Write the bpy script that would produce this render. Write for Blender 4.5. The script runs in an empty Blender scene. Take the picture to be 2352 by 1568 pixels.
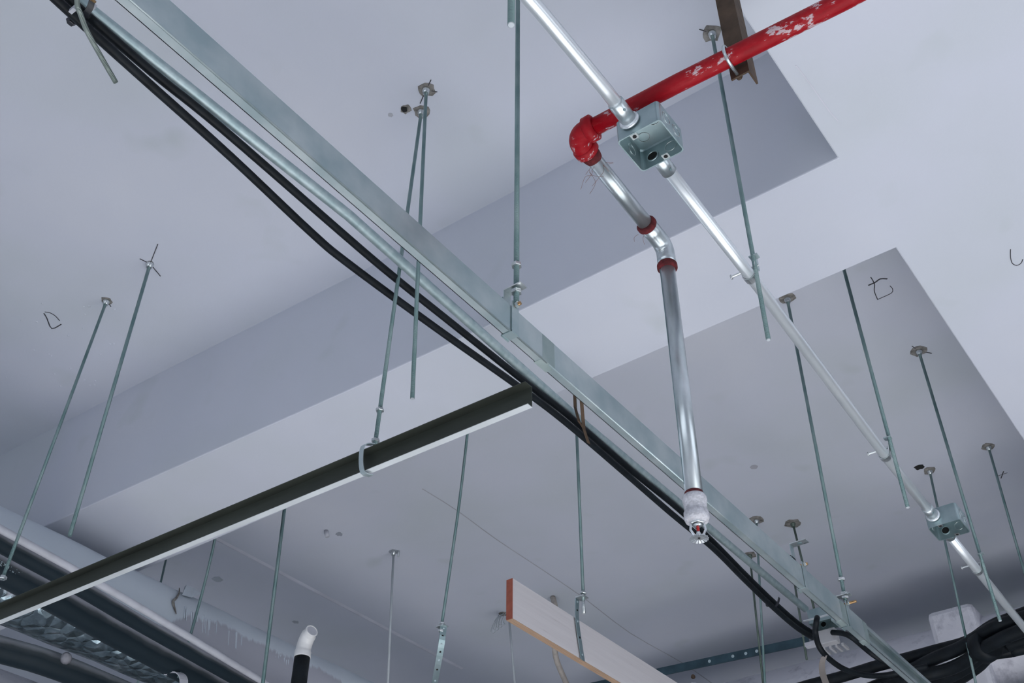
import bpy, bmesh, math, random
from mathutils import Vector, Matrix
random.seed(7)
D = bpy.data
C = bpy.context.scene.collection
S = bpy.context.scene

# ---------------------------------------------------------------- camera
CAMZ = 1.6
yaw, pit, roll, FPX = -0.63969208, 0.6860698, 0.00573948, 2507.74
fw = Vector((math.sin(yaw)*math.cos(pit), math.cos(yaw)*math.cos(pit), math.sin(pit)))
r0 = Vector((math.cos(yaw), -math.sin(yaw), 0)); u0 = r0.cross(fw)
rt = math.cos(roll)*r0 + math.sin(roll)*u0
up = -math.sin(roll)*r0 + math.cos(roll)*u0
cam = D.cameras.new('camera'); cam.sensor_width = 36; cam.lens = FPX/2352*36
cam.clip_start = 0.05
co = D.objects.new('camera', cam); C.objects.link(co)
M = Matrix((rt, up, -fw)).transposed().to_4x4(); M.translation = Vector((0, 0, CAMZ))
co.matrix_world = M
S.camera = co

# ---------------------------------------------------------------- world, lights, exposure
S.view_settings.view_transform = 'Standard'
S.view_settings.look = 'None'
S.view_settings.gamma = 1
S.view_settings.use_curve_mapping = False
S.view_settings.exposure = 0.0
w = D.worlds.new('sky'); S.world = w; w.use_nodes = True
w.node_tree.nodes['Background'].inputs[0].default_value = (0.62, 0.74, 0.95, 1)
w.node_tree.nodes['Background'].inputs[1].default_value = 1.0

def area_lamp(name, loc, rot, sx, sy, energy, col=(1.0, 1.0, 1.0)):
    l = D.lights.new(name, 'AREA'); l.shape = 'RECTANGLE'; l.size = sx; l.size_y = sy
    l.energy = energy; l.color = col
    o = D.objects.new(name, l); C.objects.link(o); o.location = loc; o.rotation_euler = rot
    return o
RX0, RX1, RY0, RY1 = -7.0, 3.3, -5.0, 9.0
WY0, WY1, WZ0, WZ1 = 0.0, 3.1, 0.45, 2.35       # unseen right wall opening, sized to shape the sun patch
# low sun through the right window, lighting the floor; sky light through the same; near and left fills added
sun = D.lights.new('sun', 'SUN'); sun.energy = 29; sun.angle = math.radians(4); sun.color = (1.0, 0.99, 0.98)
so = D.objects.new('sun', sun); C.objects.link(so)
so.rotation_euler = Vector((-1, -0.05, -.43)).to_track_quat('-Z', 'Y').to_euler(); so.location = (6, 1.3, 5)
area_lamp('daylight_right', (RX1+0.02, (WY0+WY1)/2, (WZ0+WZ1)/2), (0, math.radians(90-20), 0), WZ1-WZ0, WY1-WY0, 20)
area_lamp('fill_near', (-1.0, RY0+0.10, 1.35), (math.radians(90-30), 0, 0), 6.0, 1.9, 58)  # added fill on the unseen near side, brightens the beam face
area_lamp('fill_left', (RX0+0.10, 0.0, 1.35), (0, math.radians(-90+35), 0), 1.9, 6.0, 20)  # added fill on the unseen left side, lifts the left of the ceiling

# ---------------------------------------------------------------- geometry from the survey of the view
def ray(px, py):
    return ((px-1176)/FPX)*rt + ((784-py)/FPX)*up + fw
def P(px, py, h):
    """point at height h above eye level seen in direction px, py"""
    d = ray(px, py); k = h/d.z
    return Vector((d.x*k, d.y*k, CAMZ+h))
def PX(px, py, X):
    d = ray(px, py); k = X/d.x
    return Vector((X, d.y*k, CAMZ+d.z*k))
def PY(px, py, Y):
    d = ray(px, py); k = Y/d.y
    return Vector((d.x*k, Y, CAMZ+d.z*k))
def drop(T, px, py):
    d = ray(px, py); ax, ay = d.x/d.z, d.y/d.z
    h = (ax*T.x+ay*T.y)/(ax*ax+ay*ay)
    return Vector((ax*h, ay*h, CAMZ+h))
def V(x, y, h): return Vector((x, y, CAMZ+h))

# ---------------------------------------------------------------- materials
def new_mat(name):
    m = D.materials.new(name); m.use_nodes = True
    nt = m.node_tree; b = nt.nodes['Principled BSDF']
    return m, nt, b
def N(nt, t, **kw):
    n = nt.nodes.new(t)
    for k, v in kw.items():
        if k in n.inputs: n.inputs[k].default_value = v
        else: setattr(n, k, v)
    return n
def coords(nt, kind='Object', scale=(1, 1, 1)):
    tc = N(nt, 'ShaderNodeTexCoord'); mp = N(nt, 'ShaderNodeMapping')
    mp.inputs['Scale'].default_value = scale
    nt.links.new(tc.outputs[kind], mp.inputs['Vector'])
    return mp.outputs[0]
def ramp(nt, fac, stops):
    r = N(nt, 'ShaderNodeValToRGB')
    e = r.color_ramp.elements
    while len(e) < len(stops): e.new(0.5)
    for el, (p, c) in zip(e, stops):
        el.position = p; el.color = (*c, 1) if len(c) == 3 else c
    nt.links.new(fac, r.inputs[0]); return r.outputs[0]
def plain(name, col, rough=0.6, metal=0.0, var=0.12, nscale=8, bump=0.0, bscale=60, scale=(1, 1, 1), spec=0.5):
    m, nt, b = new_mat(name)
    v = coords(nt, 'Object', scale)
    n = N(nt, 'ShaderNodeTexNoise', Scale=nscale, Detail=6.0)
    nt.links.new(v, n.inputs['Vector'])
    lo = tuple(max(0, c*(1-var)) for c in col); hi = tuple(min(1, c*(1+var)) for c in col)
    nt.links.new(ramp(nt, n.outputs['Fac'], [(0.3, lo), (0.7, hi)]), b.inputs['Base Color'])
    b.inputs['Roughness'].default_value = rough; b.inputs['Metallic'].default_value = metal
    b.inputs['Specular IOR Level'].default_value = spec
    if bump:
        n2 = N(nt, 'ShaderNodeTexNoise', Scale=bscale, Detail=4.0)
        nt.links.new(v, n2.inputs['Vector'])
        bp = N(nt, 'ShaderNodeBump', Strength=bump, Distance=0.002)
        nt.links.new(n2.outputs['Fac'], bp.inputs['Height']); nt.links.new(bp.outputs[0], b.inputs['Normal'])
    return m

def ceiling_mat():
    m, nt, b = new_mat('painted_concrete')
    v = coords(nt, 'Object')
    n = N(nt, 'ShaderNodeTexNoise', Scale=1.6, Detail=3.0, Roughness=0.5)
    nt.links.new(v, n.inputs['Vector'])
    base = ramp(nt, n.outputs['Fac'], [(0.32, (0.565, 0.60, 0.645)), (0.52, (0.60, 0.625, 0.70)), (0.70, (0.635, 0.655, 0.72))])
    n3 = N(nt, 'ShaderNodeTexNoise', Scale=5.0, Detail=2.0)
    nt.links.new(v, n3.inputs['Vector'])
    st = ramp(nt, n3.outputs['Fac'], [(0.66, (1, 1, 1)), (0.80, (0.90, 0.92, 0.88))])
    mx = N(nt, 'ShaderNodeMixRGB', blend_type='MULTIPLY'); mx.inputs[0].default_value = 1
    nt.links.new(base, mx.inputs[1]); nt.links.new(st, mx.inputs[2])
    nt.links.new(mx.outputs[0], b.inputs['Base Color'])
    b.inputs['Roughness'].default_value = 0.75; b.inputs['Specular IOR Level'].default_value = 0.25
    n2 = N(nt, 'ShaderNodeTexNoise', Scale=9.0, Detail=8.0, Roughness=0.65)
    nt.links.new(v, n2.inputs['Vector'])
    bp = N(nt, 'ShaderNodeBump', Strength=0.35, Distance=0.004)
    nt.links.new(n2.outputs['Fac'], bp.inputs['Height']); nt.links.new(bp.outputs[0], b.inputs['Normal'])
    return m
M_CEIL = ceiling_mat()

def galv_mat(name, c0, c1, rough, metal, nscale=25, stretch=(1, 1, 1), vor=True, bump=0.15):
    m, nt, b = new_mat(name)
    v = coords(nt, 'Object', stretch)
    n = N(nt, 'ShaderNodeTexNoise', Scale=nscale, Detail=5.0)
    nt.links.new(v, n.inputs['Vector'])
    col = ramp(nt, n.outputs['Fac'], [(0.35, c0), (0.65, c1)])
    nt.links.new(col, b.inputs['Base Color'])
    r = N(nt, 'ShaderNodeMapRange'); r.inputs[3].default_value = rough*0.85; r.inputs[4].default_value = rough*1.2
    nt.links.new(n.outputs['Fac'], r.inputs[0]); nt.links.new(r.outputs[0], b.inputs['Roughness'])
    b.inputs['Metallic'].default_value = metal
    if bump:
        bp = N(nt, 'ShaderNodeBump', Strength=bump, Distance=0.001)
        nt.links.new(n.outputs['Fac'], bp.inputs['Height']); nt.links.new(bp.outputs[0], b.inputs['Normal'])
    return m
M_GALV = galv_mat('galvanised_sheet', (0.40, 0.50, 0.52), (0.56, 0.63, 0.64), 0.38, 0.75, 14)
M_COND = galv_mat('bright_conduit_steel', (0.74, 0.79, 0.82), (0.80, 0.84, 0.86), 0.30, 0.62, 60, (1, .3, 1), bump=0.0)
M_PIPEG = galv_mat('galvanised_pipe', (0.50, 0.56, 0.57), (0.70, 0.75, 0.78), 0.30, 0.85, 45, (1, .3, .3), bump=0.05)
M_ZINC = galv_mat('zinc_fittings', (0.55, 0.60, 0.60), (0.78, 0.80, 0.80), 0.28, 0.9, 60)
M_BOX = galv_mat('zinc_box_steel', (0.26, 0.36, 0.38), (0.40, 0.50, 0.52), 0.35, 0.7, 20)
M_GPIPE = galv_mat('silver_painted_pipe', (0.34, 0.45, 0.47), (0.46, 0.56, 0.58), 0.42, 0.45, 60)

def rod_mat(name, c0, c1, metal=0.6):
    m, nt, b = new_mat(name)
    v = coords(nt, 'Object')
    n = N(nt, 'ShaderNodeTexNoise', Scale=12.0, Detail=4.0); nt.links.new(v, n.inputs['Vector'])
    nt.links.new(ramp(nt, n.outputs['Fac'], [(0.35, c0), (0.65, c1)]), b.inputs['Base Color'])
    b.inputs['Roughness'].default_value = 0.45; b.inputs['Metallic'].default_value = metal
    wv = N(nt, 'ShaderNodeTexWave', wave_type='BANDS', bands_direction='Z', Scale=130.0)
    nt.links.new(v, wv.inputs['Vector'])
    bp = N(nt, 'ShaderNodeBump', Strength=0.8, Distance=0.0008)
    nt.links.new(wv.outputs['Fac'], bp.inputs['Height']); nt.links.new(bp.outputs[0], b.inputs['Normal'])
    return m
M_ROD = rod_mat('threaded_rod_zinc', (0.16, 0.27, 0.27), (0.28, 0.38, 0.38))
M_RODD = rod_mat('threaded_rod_tarnished', (0.10, 0.14, 0.12), (0.17, 0.22, 0.19))
M_RODW = rod_mat('threaded_rod_painted', (0.50, 0.55, 0.58), (0.58, 0.62, 0.66), 0.1)

def red_mat(name, chips):
    m, nt, b = new_mat(name)
    v = coords(nt, 'Object', (1, 2.2, 2.2))
    n = N(nt, 'ShaderNodeTexNoise', Scale=75.0, Detail=9.0, Roughness=0.7); nt.links.new(v, n.inputs['Vector'])
    n2 = N(nt, 'ShaderNodeTexNoise', Scale=18.0, Detail=4.0); nt.links.new(v, n2.inputs['Vector'])
    ad = N(nt, 'ShaderNodeMath', operation='MULTIPLY'); nt.links.new(n.outputs['Fac'], ad.inputs[0]); nt.links.new(n2.outputs['Fac'], ad.inputs[1])
    col = ramp(nt, ad.outputs[0], [(0.10, (0.24, 0.002, 0.006)), (0.24, (0.33, 0.002, 0.009)), (chips, (0.34, 0.015, 0.02)), (chips+0.015, (0.55, 0.42, 0.45))])
    nt.links.new(col, b.inputs['Base Color'])
    b.inputs['Roughness'].default_value = 0.5; b.inputs['Specular IOR Level'].default_value = 0.25
    bp = N(nt, 'ShaderNodeBump', Strength=0.4, Distance=0.001)
    nt.links.new(n.outputs['Fac'], bp.inputs['Height']); nt.links.new(bp.outputs[0], b.inputs['Normal'])
    return m
M_RED = red_mat('chipped_red_paint', 0.325)
M_REDF = red_mat('red_fitting_paint', 0.345)
M_HEMP = plain('red_sealing_hemp', (0.12, 0.012, 0.015), 0.9, 0, 0.5, 90, 0.8, 200)
M_HAIR = plain('loose_hemp_fibre', (0.22, 0.10, 0.06), 0.9)
M_RUST = plain('rusty_steel', (0.085, 0.055, 0.035), 0.7, 0.3, 0.5, 22, 0.5, 60)
M_STUD = plain('dark_olive_steel', (0.060, 0.068, 0.056), 0.5, 0.35, 0.35, 7, 0.1, 40, (0.5, 3, 3))
M_BLACK = plain('black_rubber_insulation', (0.007, 0.010, 0.013), 0.5, 0, 0.4, 30, 0.3, 120, spec=0.22)
M_DUSTY_LIT = None
def dusty_toplit_mat():
    # black foam tube, patchy dust; lit upper side painted pale by the normal
    m, nt, b = new_mat('dusty_toplit_foam')
    tc = N(nt, 'ShaderNodeTexCoord'); mp = N(nt, 'ShaderNodeMapping'); mp.inputs['Scale'].default_value = (4, 1.2, 4)
    nt.links.new(tc.outputs['Object'], mp.inputs['Vector'])
    n = N(nt, 'ShaderNodeTexNoise', Scale=7.0, Detail=5.0); nt.links.new(mp.outputs[0], n.inputs['Vector'])
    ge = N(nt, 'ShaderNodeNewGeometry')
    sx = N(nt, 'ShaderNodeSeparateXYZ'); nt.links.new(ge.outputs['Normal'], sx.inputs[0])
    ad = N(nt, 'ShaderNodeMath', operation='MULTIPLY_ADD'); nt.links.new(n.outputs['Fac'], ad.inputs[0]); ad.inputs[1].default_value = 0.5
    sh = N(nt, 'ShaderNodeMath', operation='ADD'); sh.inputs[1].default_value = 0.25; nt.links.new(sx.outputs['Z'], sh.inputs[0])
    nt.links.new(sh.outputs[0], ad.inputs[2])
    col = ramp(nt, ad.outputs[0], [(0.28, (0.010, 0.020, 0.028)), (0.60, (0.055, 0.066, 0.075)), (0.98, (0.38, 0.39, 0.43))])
    nt.links.new(col, b.inputs['Base Color'])
    b.inputs['Roughness'].default_value = 0.6; b.inputs['Specular IOR Level'].default_value = 0.25
    return m
M_DUSTY_LIT = dusty_toplit_mat()
M_PVCG = plain('pale_grey_pvc', (0.52, 0.53, 0.58), 0.45, 0, 0.1, 20)
M_PVCW = plain('white_pvc', (0.74, 0.74, 0.74), 0.35, 0, 0.05, 20)
M_MARK = plain('pencil_mark', (0.05, 0.05, 0.06), 0.9)
M_STAIN = plain('dark_bare_concrete', (0.21, 0.20, 0.185), 0.95, 0, 0.5, 60, 0.8, 120)
M_HOLE = plain('black_hole', (0.012, 0.012, 0.012), 0.9)
M_TEXT = plain('pale_print', (0.42, 0.52, 0.56), 0.6)
M_BRASS = plain('brass_bolt', (0.55, 0.34, 0.16), 0.3, 0.9, 0.3, 100)
M_BULB = plain('red_bulb', (0.6, 0.02, 0.02), 0.15)
M_CHROME = plain('satin_chrome', (0.72, 0.76, 0.78), 0.25, 0.85, 0.1, 80)
M_FROST = plain('whitish_thread_sealed_steel', (0.62, 0.62, 0.66), 0.6, 0.25, 0.2, 160, 0.9, 260)
M_FLOOR = plain('screed', (0.60, 0.61, 0.63), 0.8, 0, 0.15, 2)
M_WALL = plain('wall_paint', (0.50, 0.52, 0.55), 0.8, 0, 0.08, 2)
M_FRAME = plain('window_frame_paint', (0.55, 0.57, 0.6), 0.5)
M_STRUT = plain('dark_blue_steel', (0.045, 0.085, 0.11), 0.45, 0.5, 0.3, 20)
M_TAPE = plain('brown_tape', (0.22, 0.20, 0.19), 0.7)
M_CLAMPB = plain('black_plastic_clip', (0.02, 0.022, 0.03), 0.4)
M_CREAM = plain('cream_hose', (0.42, 0.38, 0.34), 0.6, 0, 0.15, 60)

def plank_mat():
    m, nt, b = new_mat('whitewashed_plywood')
    v = coords(nt, 'Object', (8, 0.5, 14))
    n = N(nt, 'ShaderNodeTexNoise', Scale=6.0, Detail=8.0, Roughness=0.6); nt.links.new(v, n.inputs['Vector'])
    col = ramp(nt, n.outputs['Fac'], [(0.27, (0.30, 0.26, 0.24)), (0.36, (0.64, 0.61, 0.62)), (0.7, (0.70, 0.67, 0.68))])
    nt.links.new(col, b.inputs['Base Color']); b.inputs['Roughness'].default_value = 0.7
    return m
M_PLANK = plank_mat()
M_PEND = plain('red_brown_end_paint', (0.33, 0.085, 0.05), 0.6, 0, 0.2, 60)
M_PLY = plain('plywood_edge', (0.36, 0.24, 0.16), 0.8, 0, 0.4, 30, 0, 60, (40, 0.5, 40))

def duct_mat(axis_h):
    """foil-faced insulation, upper half sprayed over with white ceiling paint that ends in drips"""
    m, nt, b = new_mat('half_painted_foil_insulation')
    tc = N(nt, 'ShaderNodeTexCoord')
    sx = N(nt, 'ShaderNodeSeparateXYZ'); nt.links.new(tc.outputs['Object'], sx.inputs[0])
    mp = N(nt, 'ShaderNodeMapping'); mp.inputs['Scale'].default_value = (3, 60, 3); nt.links.new(tc.outputs['Object'], mp.inputs['Vector'])
    n = N(nt, 'ShaderNodeTexNoise', Scale=1.0, Detail=3.0); nt.links.new(mp.outputs[0], n.inputs['Vector'])
    mp2 = N(nt, 'ShaderNodeMapping'); mp2.inputs['Scale'].default_value = (1, 2.5, 1); nt.links.new(tc.outputs['Object'], mp2.inputs['Vector'])
    n2 = N(nt, 'ShaderNodeTexNoise', Scale=2.0, Detail=2.0); nt.links.new(mp2.outputs[0], n2.inputs['Vector'])
    def ma(a, k, c):
        q = N(nt, 'ShaderNodeMath', operation='MULTIPLY_ADD'); nt.links.new(a, q.inputs[0]); q.inputs[1].default_value = k
        if isinstance(c, float): q.inputs[2].default_value = c
        else: nt.links.new(c, q.inputs[2])
        return q.outputs[0]
    t = ma(n.outputs['Fac'], 0.05, sx.outputs['Z']); t = ma(n2.outputs['Fac'], 0.05, t)
    # paint line height in object space
    yr = N(nt, 'ShaderNodeMapRange'); yr.inputs[1].default_value = -0.22; yr.inputs[2].default_value = -0.10; yr.inputs[3].default_value = 0.0; yr.inputs[4].default_value = -0.105
    nt.links.new(sx.outputs['Y'], yr.inputs[0])
    tw = N(nt, 'ShaderNodeMath', operation='ADD'); nt.links.new(t, tw.inputs[0]); nt.links.new(yr.outputs[0], tw.inputs[1])
    white = ramp(nt, ma(tw.outputs[0], 5.0, 0.5), [(0.40, (0, 0, 0)), (0.46, (1, 1, 1))])
    cloth = ramp(nt, ma(t, 5.0, 0.5), [(0.18, (0, 0, 0)), (0.26, (1, 1, 1))])
    n3 = N(nt, 'ShaderNodeTexNoise', Scale=16.0, Detail=7.0, Roughness=0.7); nt.links.new(tc.outputs['Object'], n3.inputs['Vector'])
    foil = ramp(nt, n3.outputs['Fac'], [(0.35, (0.12, 0.17, 0.20)), (0.6, (0.30, 0.38, 0.42)), (0.72, (0.65, 0.70, 0.74))])
    m1 = N(nt, 'ShaderNodeMixRGB'); nt.links.new(cloth, m1.inputs[0]); nt.links.new(foil, m1.inputs[1]); m1.inputs[2].default_value = (0.43, 0.44, 0.50, 1)
    m2 = N(nt, 'ShaderNodeMixRGB'); nt.links.new(white, m2.inputs[0]); nt.links.new(m1.outputs[0], m2.inputs[1]); m2.inputs[2].default_value = (0.60, 0.66, 0.72, 1)
    nt.links.new(m2.outputs[0], b.inputs['Base Color'])
    inv = N(nt, 'ShaderNodeMath', operation='SUBTRACT'); inv.inputs[0].default_value = 0.85; nt.links.new(cloth, inv.inputs[1]); inv.use_clamp = True
    nt.links.new(inv.outputs[0], b.inputs['Metallic'])
    rr = N(nt, 'ShaderNodeMapRange'); rr.inputs[3].default_value = 0.25; rr.inputs[4].default_value = 0.75
    nt.links.new(cloth, rr.inputs[0]); nt.links.new(rr.outputs[0], b.inputs['Roughness'])
    vo = N(nt, 'ShaderNodeTexVoronoi', Scale=22.0, feature='DISTANCE_TO_EDGE'); nt.links.new(tc.outputs['Object'], vo.inputs['Vector'])
    ad = N(nt, 'ShaderNodeMath', operation='MULTIPLY'); nt.links.new(vo.outputs['Distance'], ad.inputs[0])
    iv = N(nt, 'ShaderNodeMath', operation='SUBTRACT'); iv.inputs[0].default_value = 1.0; nt.links.new(cloth, iv.inputs[1]); nt.links.new(iv.outputs[0], ad.inputs[1])
    bp = N(nt, 'ShaderNodeBump', Strength=0.9, Distance=0.02)
    nt.links.new(ad.outputs[0], bp.inputs['Height']); nt.links.new(bp.outputs[0], b.inputs['Normal'])
    return m
M_DUCT = duct_mat(1.42)
def wrap_mat(name, c0, c1, metal, rough, bump):
    m, nt, b = new_mat(name)
    v = coords(nt, 'Object', (1, 1, 1))
    n = N(nt, 'ShaderNodeTexNoise', Scale=14.0, Detail=9.0, Roughness=0.7); nt.links.new(v, n.inputs['Vector'])
    nt.links.new(ramp(nt, n.outputs['Fac'], [(0.34, c0), (0.46, c1)]), b.inputs['Base Color'])
    b.inputs['Metallic'].default_value = metal; b.inputs['Roughness'].default_value = rough
    vo = N(nt, 'ShaderNodeTexVoronoi', Scale=30.0); nt.links.new(v, vo.inputs['Vector'])
    bp = N(nt, 'ShaderNodeBump', Strength=bump, Distance=0.01)
    nt.links.new(vo.outputs['Distance'], bp.inputs['Height']); nt.links.new(bp.outputs[0], b.inputs['Normal'])
    return m
M_WRAP = wrap_mat('white_insulation_wrap', (0.50, 0.50, 0.56), (0.72, 0.72, 0.78), 0.0, 0.5, 0.3)
M_FOIL = wrap_mat('crumpled_foil', (0.04, 0.08, 0.09), (0.28, 0.35, 0.37), 0.8, 0.22, 1.0)

# ---------------------------------------------------------------- mesh helpers (all take world coordinates)
def frame(d):
    d = d.normalized()
    a = Vector((0, 0, 1)) if abs(d.z) < 0.9 else Vector((0, 1, 0))
    s = d.cross(a).normalized(); t = s.cross(d).normalized()
    return s, t
def smooth(pts, n=6):
    pts = [Vector(p) for p in pts]; out = []
    for i in range(len(pts)-1):
        p0 = pts[max(i-1, 0)]; p1 = pts[i]; p2 = pts[i+1]; p3 = pts[min(i+2, len(pts)-1)]
        for k in range(n):
            t = k/n
            out.append(0.5*((2*p1)+(p2-p0)*t+(2*p0-5*p1+4*p2-p3)*t*t+(3*p1-p0-3*p2+p3)*t**3))
    out.append(pts[-1]); return out
class MB:
    def __init__(s): s.bm = bmesh.new()
    def tube(s, pts, r, seg=16, caps=True, bore=0.0):
        pts = [Vector(p) for p in pts]; n = len(pts)
        rs = r if isinstance(r, (list, tuple)) else [r]*n
        rings = []; S0 = None
        for i, p in enumerate(pts):
            d = (pts[min(i+1, n-1)]-pts[max(i-1, 0)])
            if d.length < 1e-9: d = Vector((0, 0, 1))
            d.normalize()
            if S0 is None: S0, _ = frame(d)
            S0 = (S0 - d*S0.dot(d)).normalized(); T0 = d.cross(S0)
            rings.append([s.bm.verts.new(p+rs[i]*(math.cos(2*math.pi*k/seg)*S0+math.sin(2*math.pi*k/seg)*T0)) for k in range(seg)])
        for a, b in zip(rings, rings[1:]):
            for k in range(seg):
                f = s.bm.faces.new((a[k], a[(k+1) % seg], b[(k+1) % seg], b[k])); f.smooth = seg > 8
        if caps:
            s.bm.faces.new(list(reversed(rings[0]))); s.bm.faces.new(rings[-1])
        return s
    def cyl(s, a, b, r, seg=16): return s.tube([a, b], r, seg)
    def lathe(s, base, axis, prof, seg=28, up=None):
        """prof: (distance along axis, radius)"""
        axis = Vector(axis).normalized()
        return s.tube2([(base+axis*z, r) for z, r in prof], axis, seg)
    def tube2(s, pr, axis, seg):
        S0, T0 = frame(axis); rings = []
        for p, r in pr:
            rings.append([s.bm.verts.new(p+max(r, 1e-5)*(math.cos(2*math.pi*k/seg)*S0+math.sin(2*math.pi*k/seg)*T0)) for k in range(seg)])
        for a, b in zip(rings, rings[1:]):
            for k in range(seg):
                f = s.bm.faces.new((a[k], a[(k+1) % seg], b[(k+1) % seg], b[k])); f.smooth = seg > 8
        s.bm.faces.new(list(reversed(rings[0]))); s.bm.faces.new(rings[-1])
        return s
    def box(s, c, half, ax=None):
        c = Vector(c); ax = ax or (Vector((1, 0, 0)), Vector((0, 1, 0)), Vector((0, 0, 1)))
        vs = [s.bm.verts.new(c+ax[0]*half[0]*i+ax[1]*half[1]*j+ax[2]*half[2]*k) for i in (-1, 1) for j in (-1, 1) for k in (-1, 1)]
        for q in ((0, 1, 3, 2), (4, 6, 7, 5), (0, 4, 5, 1), (2, 3, 7, 6), (0, 2, 6, 4), (1, 5, 7, 3)):
            s.bm.faces.new([vs[i] for i in q])
        return s
    def prism(s, poly, vec):
        vec = Vector(vec); a = [s.bm.verts.new(Vector(p)) for p in poly]; b = [s.bm.verts.new(Vector(p)+vec) for p in poly]; n = len(a)
        s.bm.faces.new(a); s.bm.faces.new(list(reversed(b)))
        for k in range(n): s.bm.faces.new((a[k], b[k], b[(k+1) % n], a[(k+1) % n]))
        return s
    def strip(s, pts, wdir, width, thick):
        """bent flat bar: pts path, wdir width direction, thickness perpendicular to both"""
        pts = [Vector(p) for p in pts]; wdir = Vector(wdir).normalized(); n = len(pts); rg = []
        for i, p in enumerate(pts):
            d = (pts[min(i+1, n-1)]-pts[max(i-1, 0)]).normalized(); t = d.cross(wdir).normalized()*thick/2; q = wdir*width/2
            rg.append([s.bm.verts.new(p+q+t), s.bm.verts.new(p-q+t), s.bm.verts.new(p-q-t), s.bm.verts.new(p+q-t)])
        for a, b in zip(rg, rg[1:]):
            for k in range(4): s.bm.faces.new((a[k], a[(k+1) % 4], b[(k+1) % 4], b[k]))
        s.bm.faces.new(list(reversed(rg[0]))); s.bm.faces.new(rg[-1]); return s
    def hexnut(s, c, axis, r, h, bore=0.0):
        axis = Vector(axis).normalized(); S0, T0 = frame(axis)
        pr = [(-h/2, r*0.88), (-h/2+h*0.15, r), (h/2-h*0.15, r), (h/2, r*0.88)]
        rings = [[s.bm.verts.new(Vector(c)+axis*z+q*(math.cos(math.pi/3*k)*S0+math.sin(math.pi/3*k)*T0)) for k in range(6)] for z, q in pr]
        for a, b in zip(rings, rings[1:]):
            for k in range(6): s.bm.faces.new((a[k], a[(k+1) % 6], b[(k+1) % 6], b[k]))
        s.bm.faces.new(list(reversed(rings[0]))); s.bm.faces.new(rings[-1]); return s
    def ring(s, c, axis, R, r, seg=28, a0=0, a1=2*math.pi, mseg=8):
        axis = Vector(axis).normalized(); S0, T0 = frame(axis)
        full = abs(a1-a0-2*math.pi) < 1e-6; n = seg
        pts = [Vector(c)+R*(math.cos(a0+(a1-a0)*k/n)*S0+math.sin(a0+(a1-a0)*k/n)*T0) for k in range(n+1)]
        return s.tube(pts, r, mseg)
    def build(s, name, mat, parent=None, bevel=0.0, base=None):
        bmesh.ops.recalc_face_normals(s.bm, faces=s.bm.faces)
        if bevel: 
            bmesh.ops.bevel(s.bm, geom=[e for e in s.bm.edges if e.calc_length() > bevel*2.5 and e.is_manifold and e.calc_face_angle(0) > 0.6], offset=bevel, segments=2, affect='EDGES', profile=0.5)
        org = Vector((0, 0, 0)); q = parent
        while q is not None: org = org + q.location; q = q.parent
        if base is None:
            if parent is None:
                cs = [v.co for v in s.bm.verts]
                base = Vector((sum(c.x for c in cs)/len(cs), sum(c.y for c in cs)/len(cs), min(c.z for c in cs)))
            else: base = org
        me = D.meshes.new(name); bmesh.ops.translate(s.bm, verts=s.bm.verts, vec=-Vector(base)); s.bm.to_mesh(me); s.bm.free()
        me.materials.append(mat)
        o = D.objects.new(name, me); C.objects.link(o)
        o.location = Vector(base)-org
        if parent: o.parent = parent
        return o
def tag(o, label, cat, group=None):
    o['label'] = label; o['category'] = cat
    if group: o['group'] = group
    return o
def thing(name, base, label, cat, group=None):
    o = D.objects.new(name, None); C.objects.link(o); o.location = base; o.empty_display_size = 0.05
    return tag(o, label, cat, group)
def struct(o): o['kind'] = 'structure'; return o
X, Y, Z = Vector((1, 0, 0)), Vector((0, 1, 0)), Vector((0, 0, 1))

# ================================================================ THE SETTING
HS, HB = 2.0, 1.6         # slab and beam soffit, above eye level
TOP = 2.12
struct(MB().box(((RX0+RX1)/2, (RY0+RY1)/2, -0.05), ((RX1-RX0)/2+.2, (RY1-RY0)/2+.2, 0.05)).build('floor', M_FLOOR))
ceiling = struct(MB().box(((RX0+RX1)/2, (RY0+RY1)/2, CAMZ+HS+0.06), ((RX1-RX0)/2+.2, (RY1-RY0)/2+.2, 0.06)).build('ceiling', M_CEIL, base=(0, 0, CAMZ+HS)))
# cross beam: its edges wander a little as cast
near = [(-0.333, 1.490), (-0.70, 1.4895), (-1.08, 1.491), (-1.60, 1.483), (-2.05, 1.468), (-2.54, 1.452), (RX0, 1.36)]
far = [(RX0, 1.79), (-1.08, 1.795), (-0.336, 1.793)]
outline = [(-0.333, RY0)]+near+far+[(-0.333, RY1), (RX1+.1, RY1), (RX1+.1, RY0)]
struct(MB().prism([V(x, y, HB) for x, y in outline], (0, 0, HS-HB+0.01)).build('trim_1', M_CEIL, bevel=0.003, base=(0, 0, CAMZ+HB)))
# walls with window openings
def wall_with_opening(name, axis, pos, a0, a1, o0, o1, z0, z1, H=CAMZ+HS+.1, t=0.2):
    m = MB()
    def seg(a, b, c, d):
        if axis == 'x': m.box((pos, (a+b)/2, (c+d)/2), (t/2, (b-a)/2, (d-c)/2))
        else: m.box(((a+b)/2, pos, (c+d)/2), ((b-a)/2, t/2, (d-c)/2))
    if o0 is None: seg(a0, a1, 0, H)
    else:
        seg(a0, o0, 0, H); seg(o1, a1, 0, H); seg(o0, o1, 0, z0); seg(o0, o1, z1, H)
    return struct(m.build(name, M_WALL))
wall_with_opening('wall_right', 'x', RX1+.1, RY0, RY1, WY0, WY1, WZ0, WZ1)
wall_with_opening('wall_left', 'x', RX0-.1, RY0, RY1, -3.0, 3.0, 0.4, 2.3)
wall_with_opening('wall_near', 'y', RY0-.1, RX0, RX1, -5.0, 3.0, 0.4, 2.3)
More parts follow.
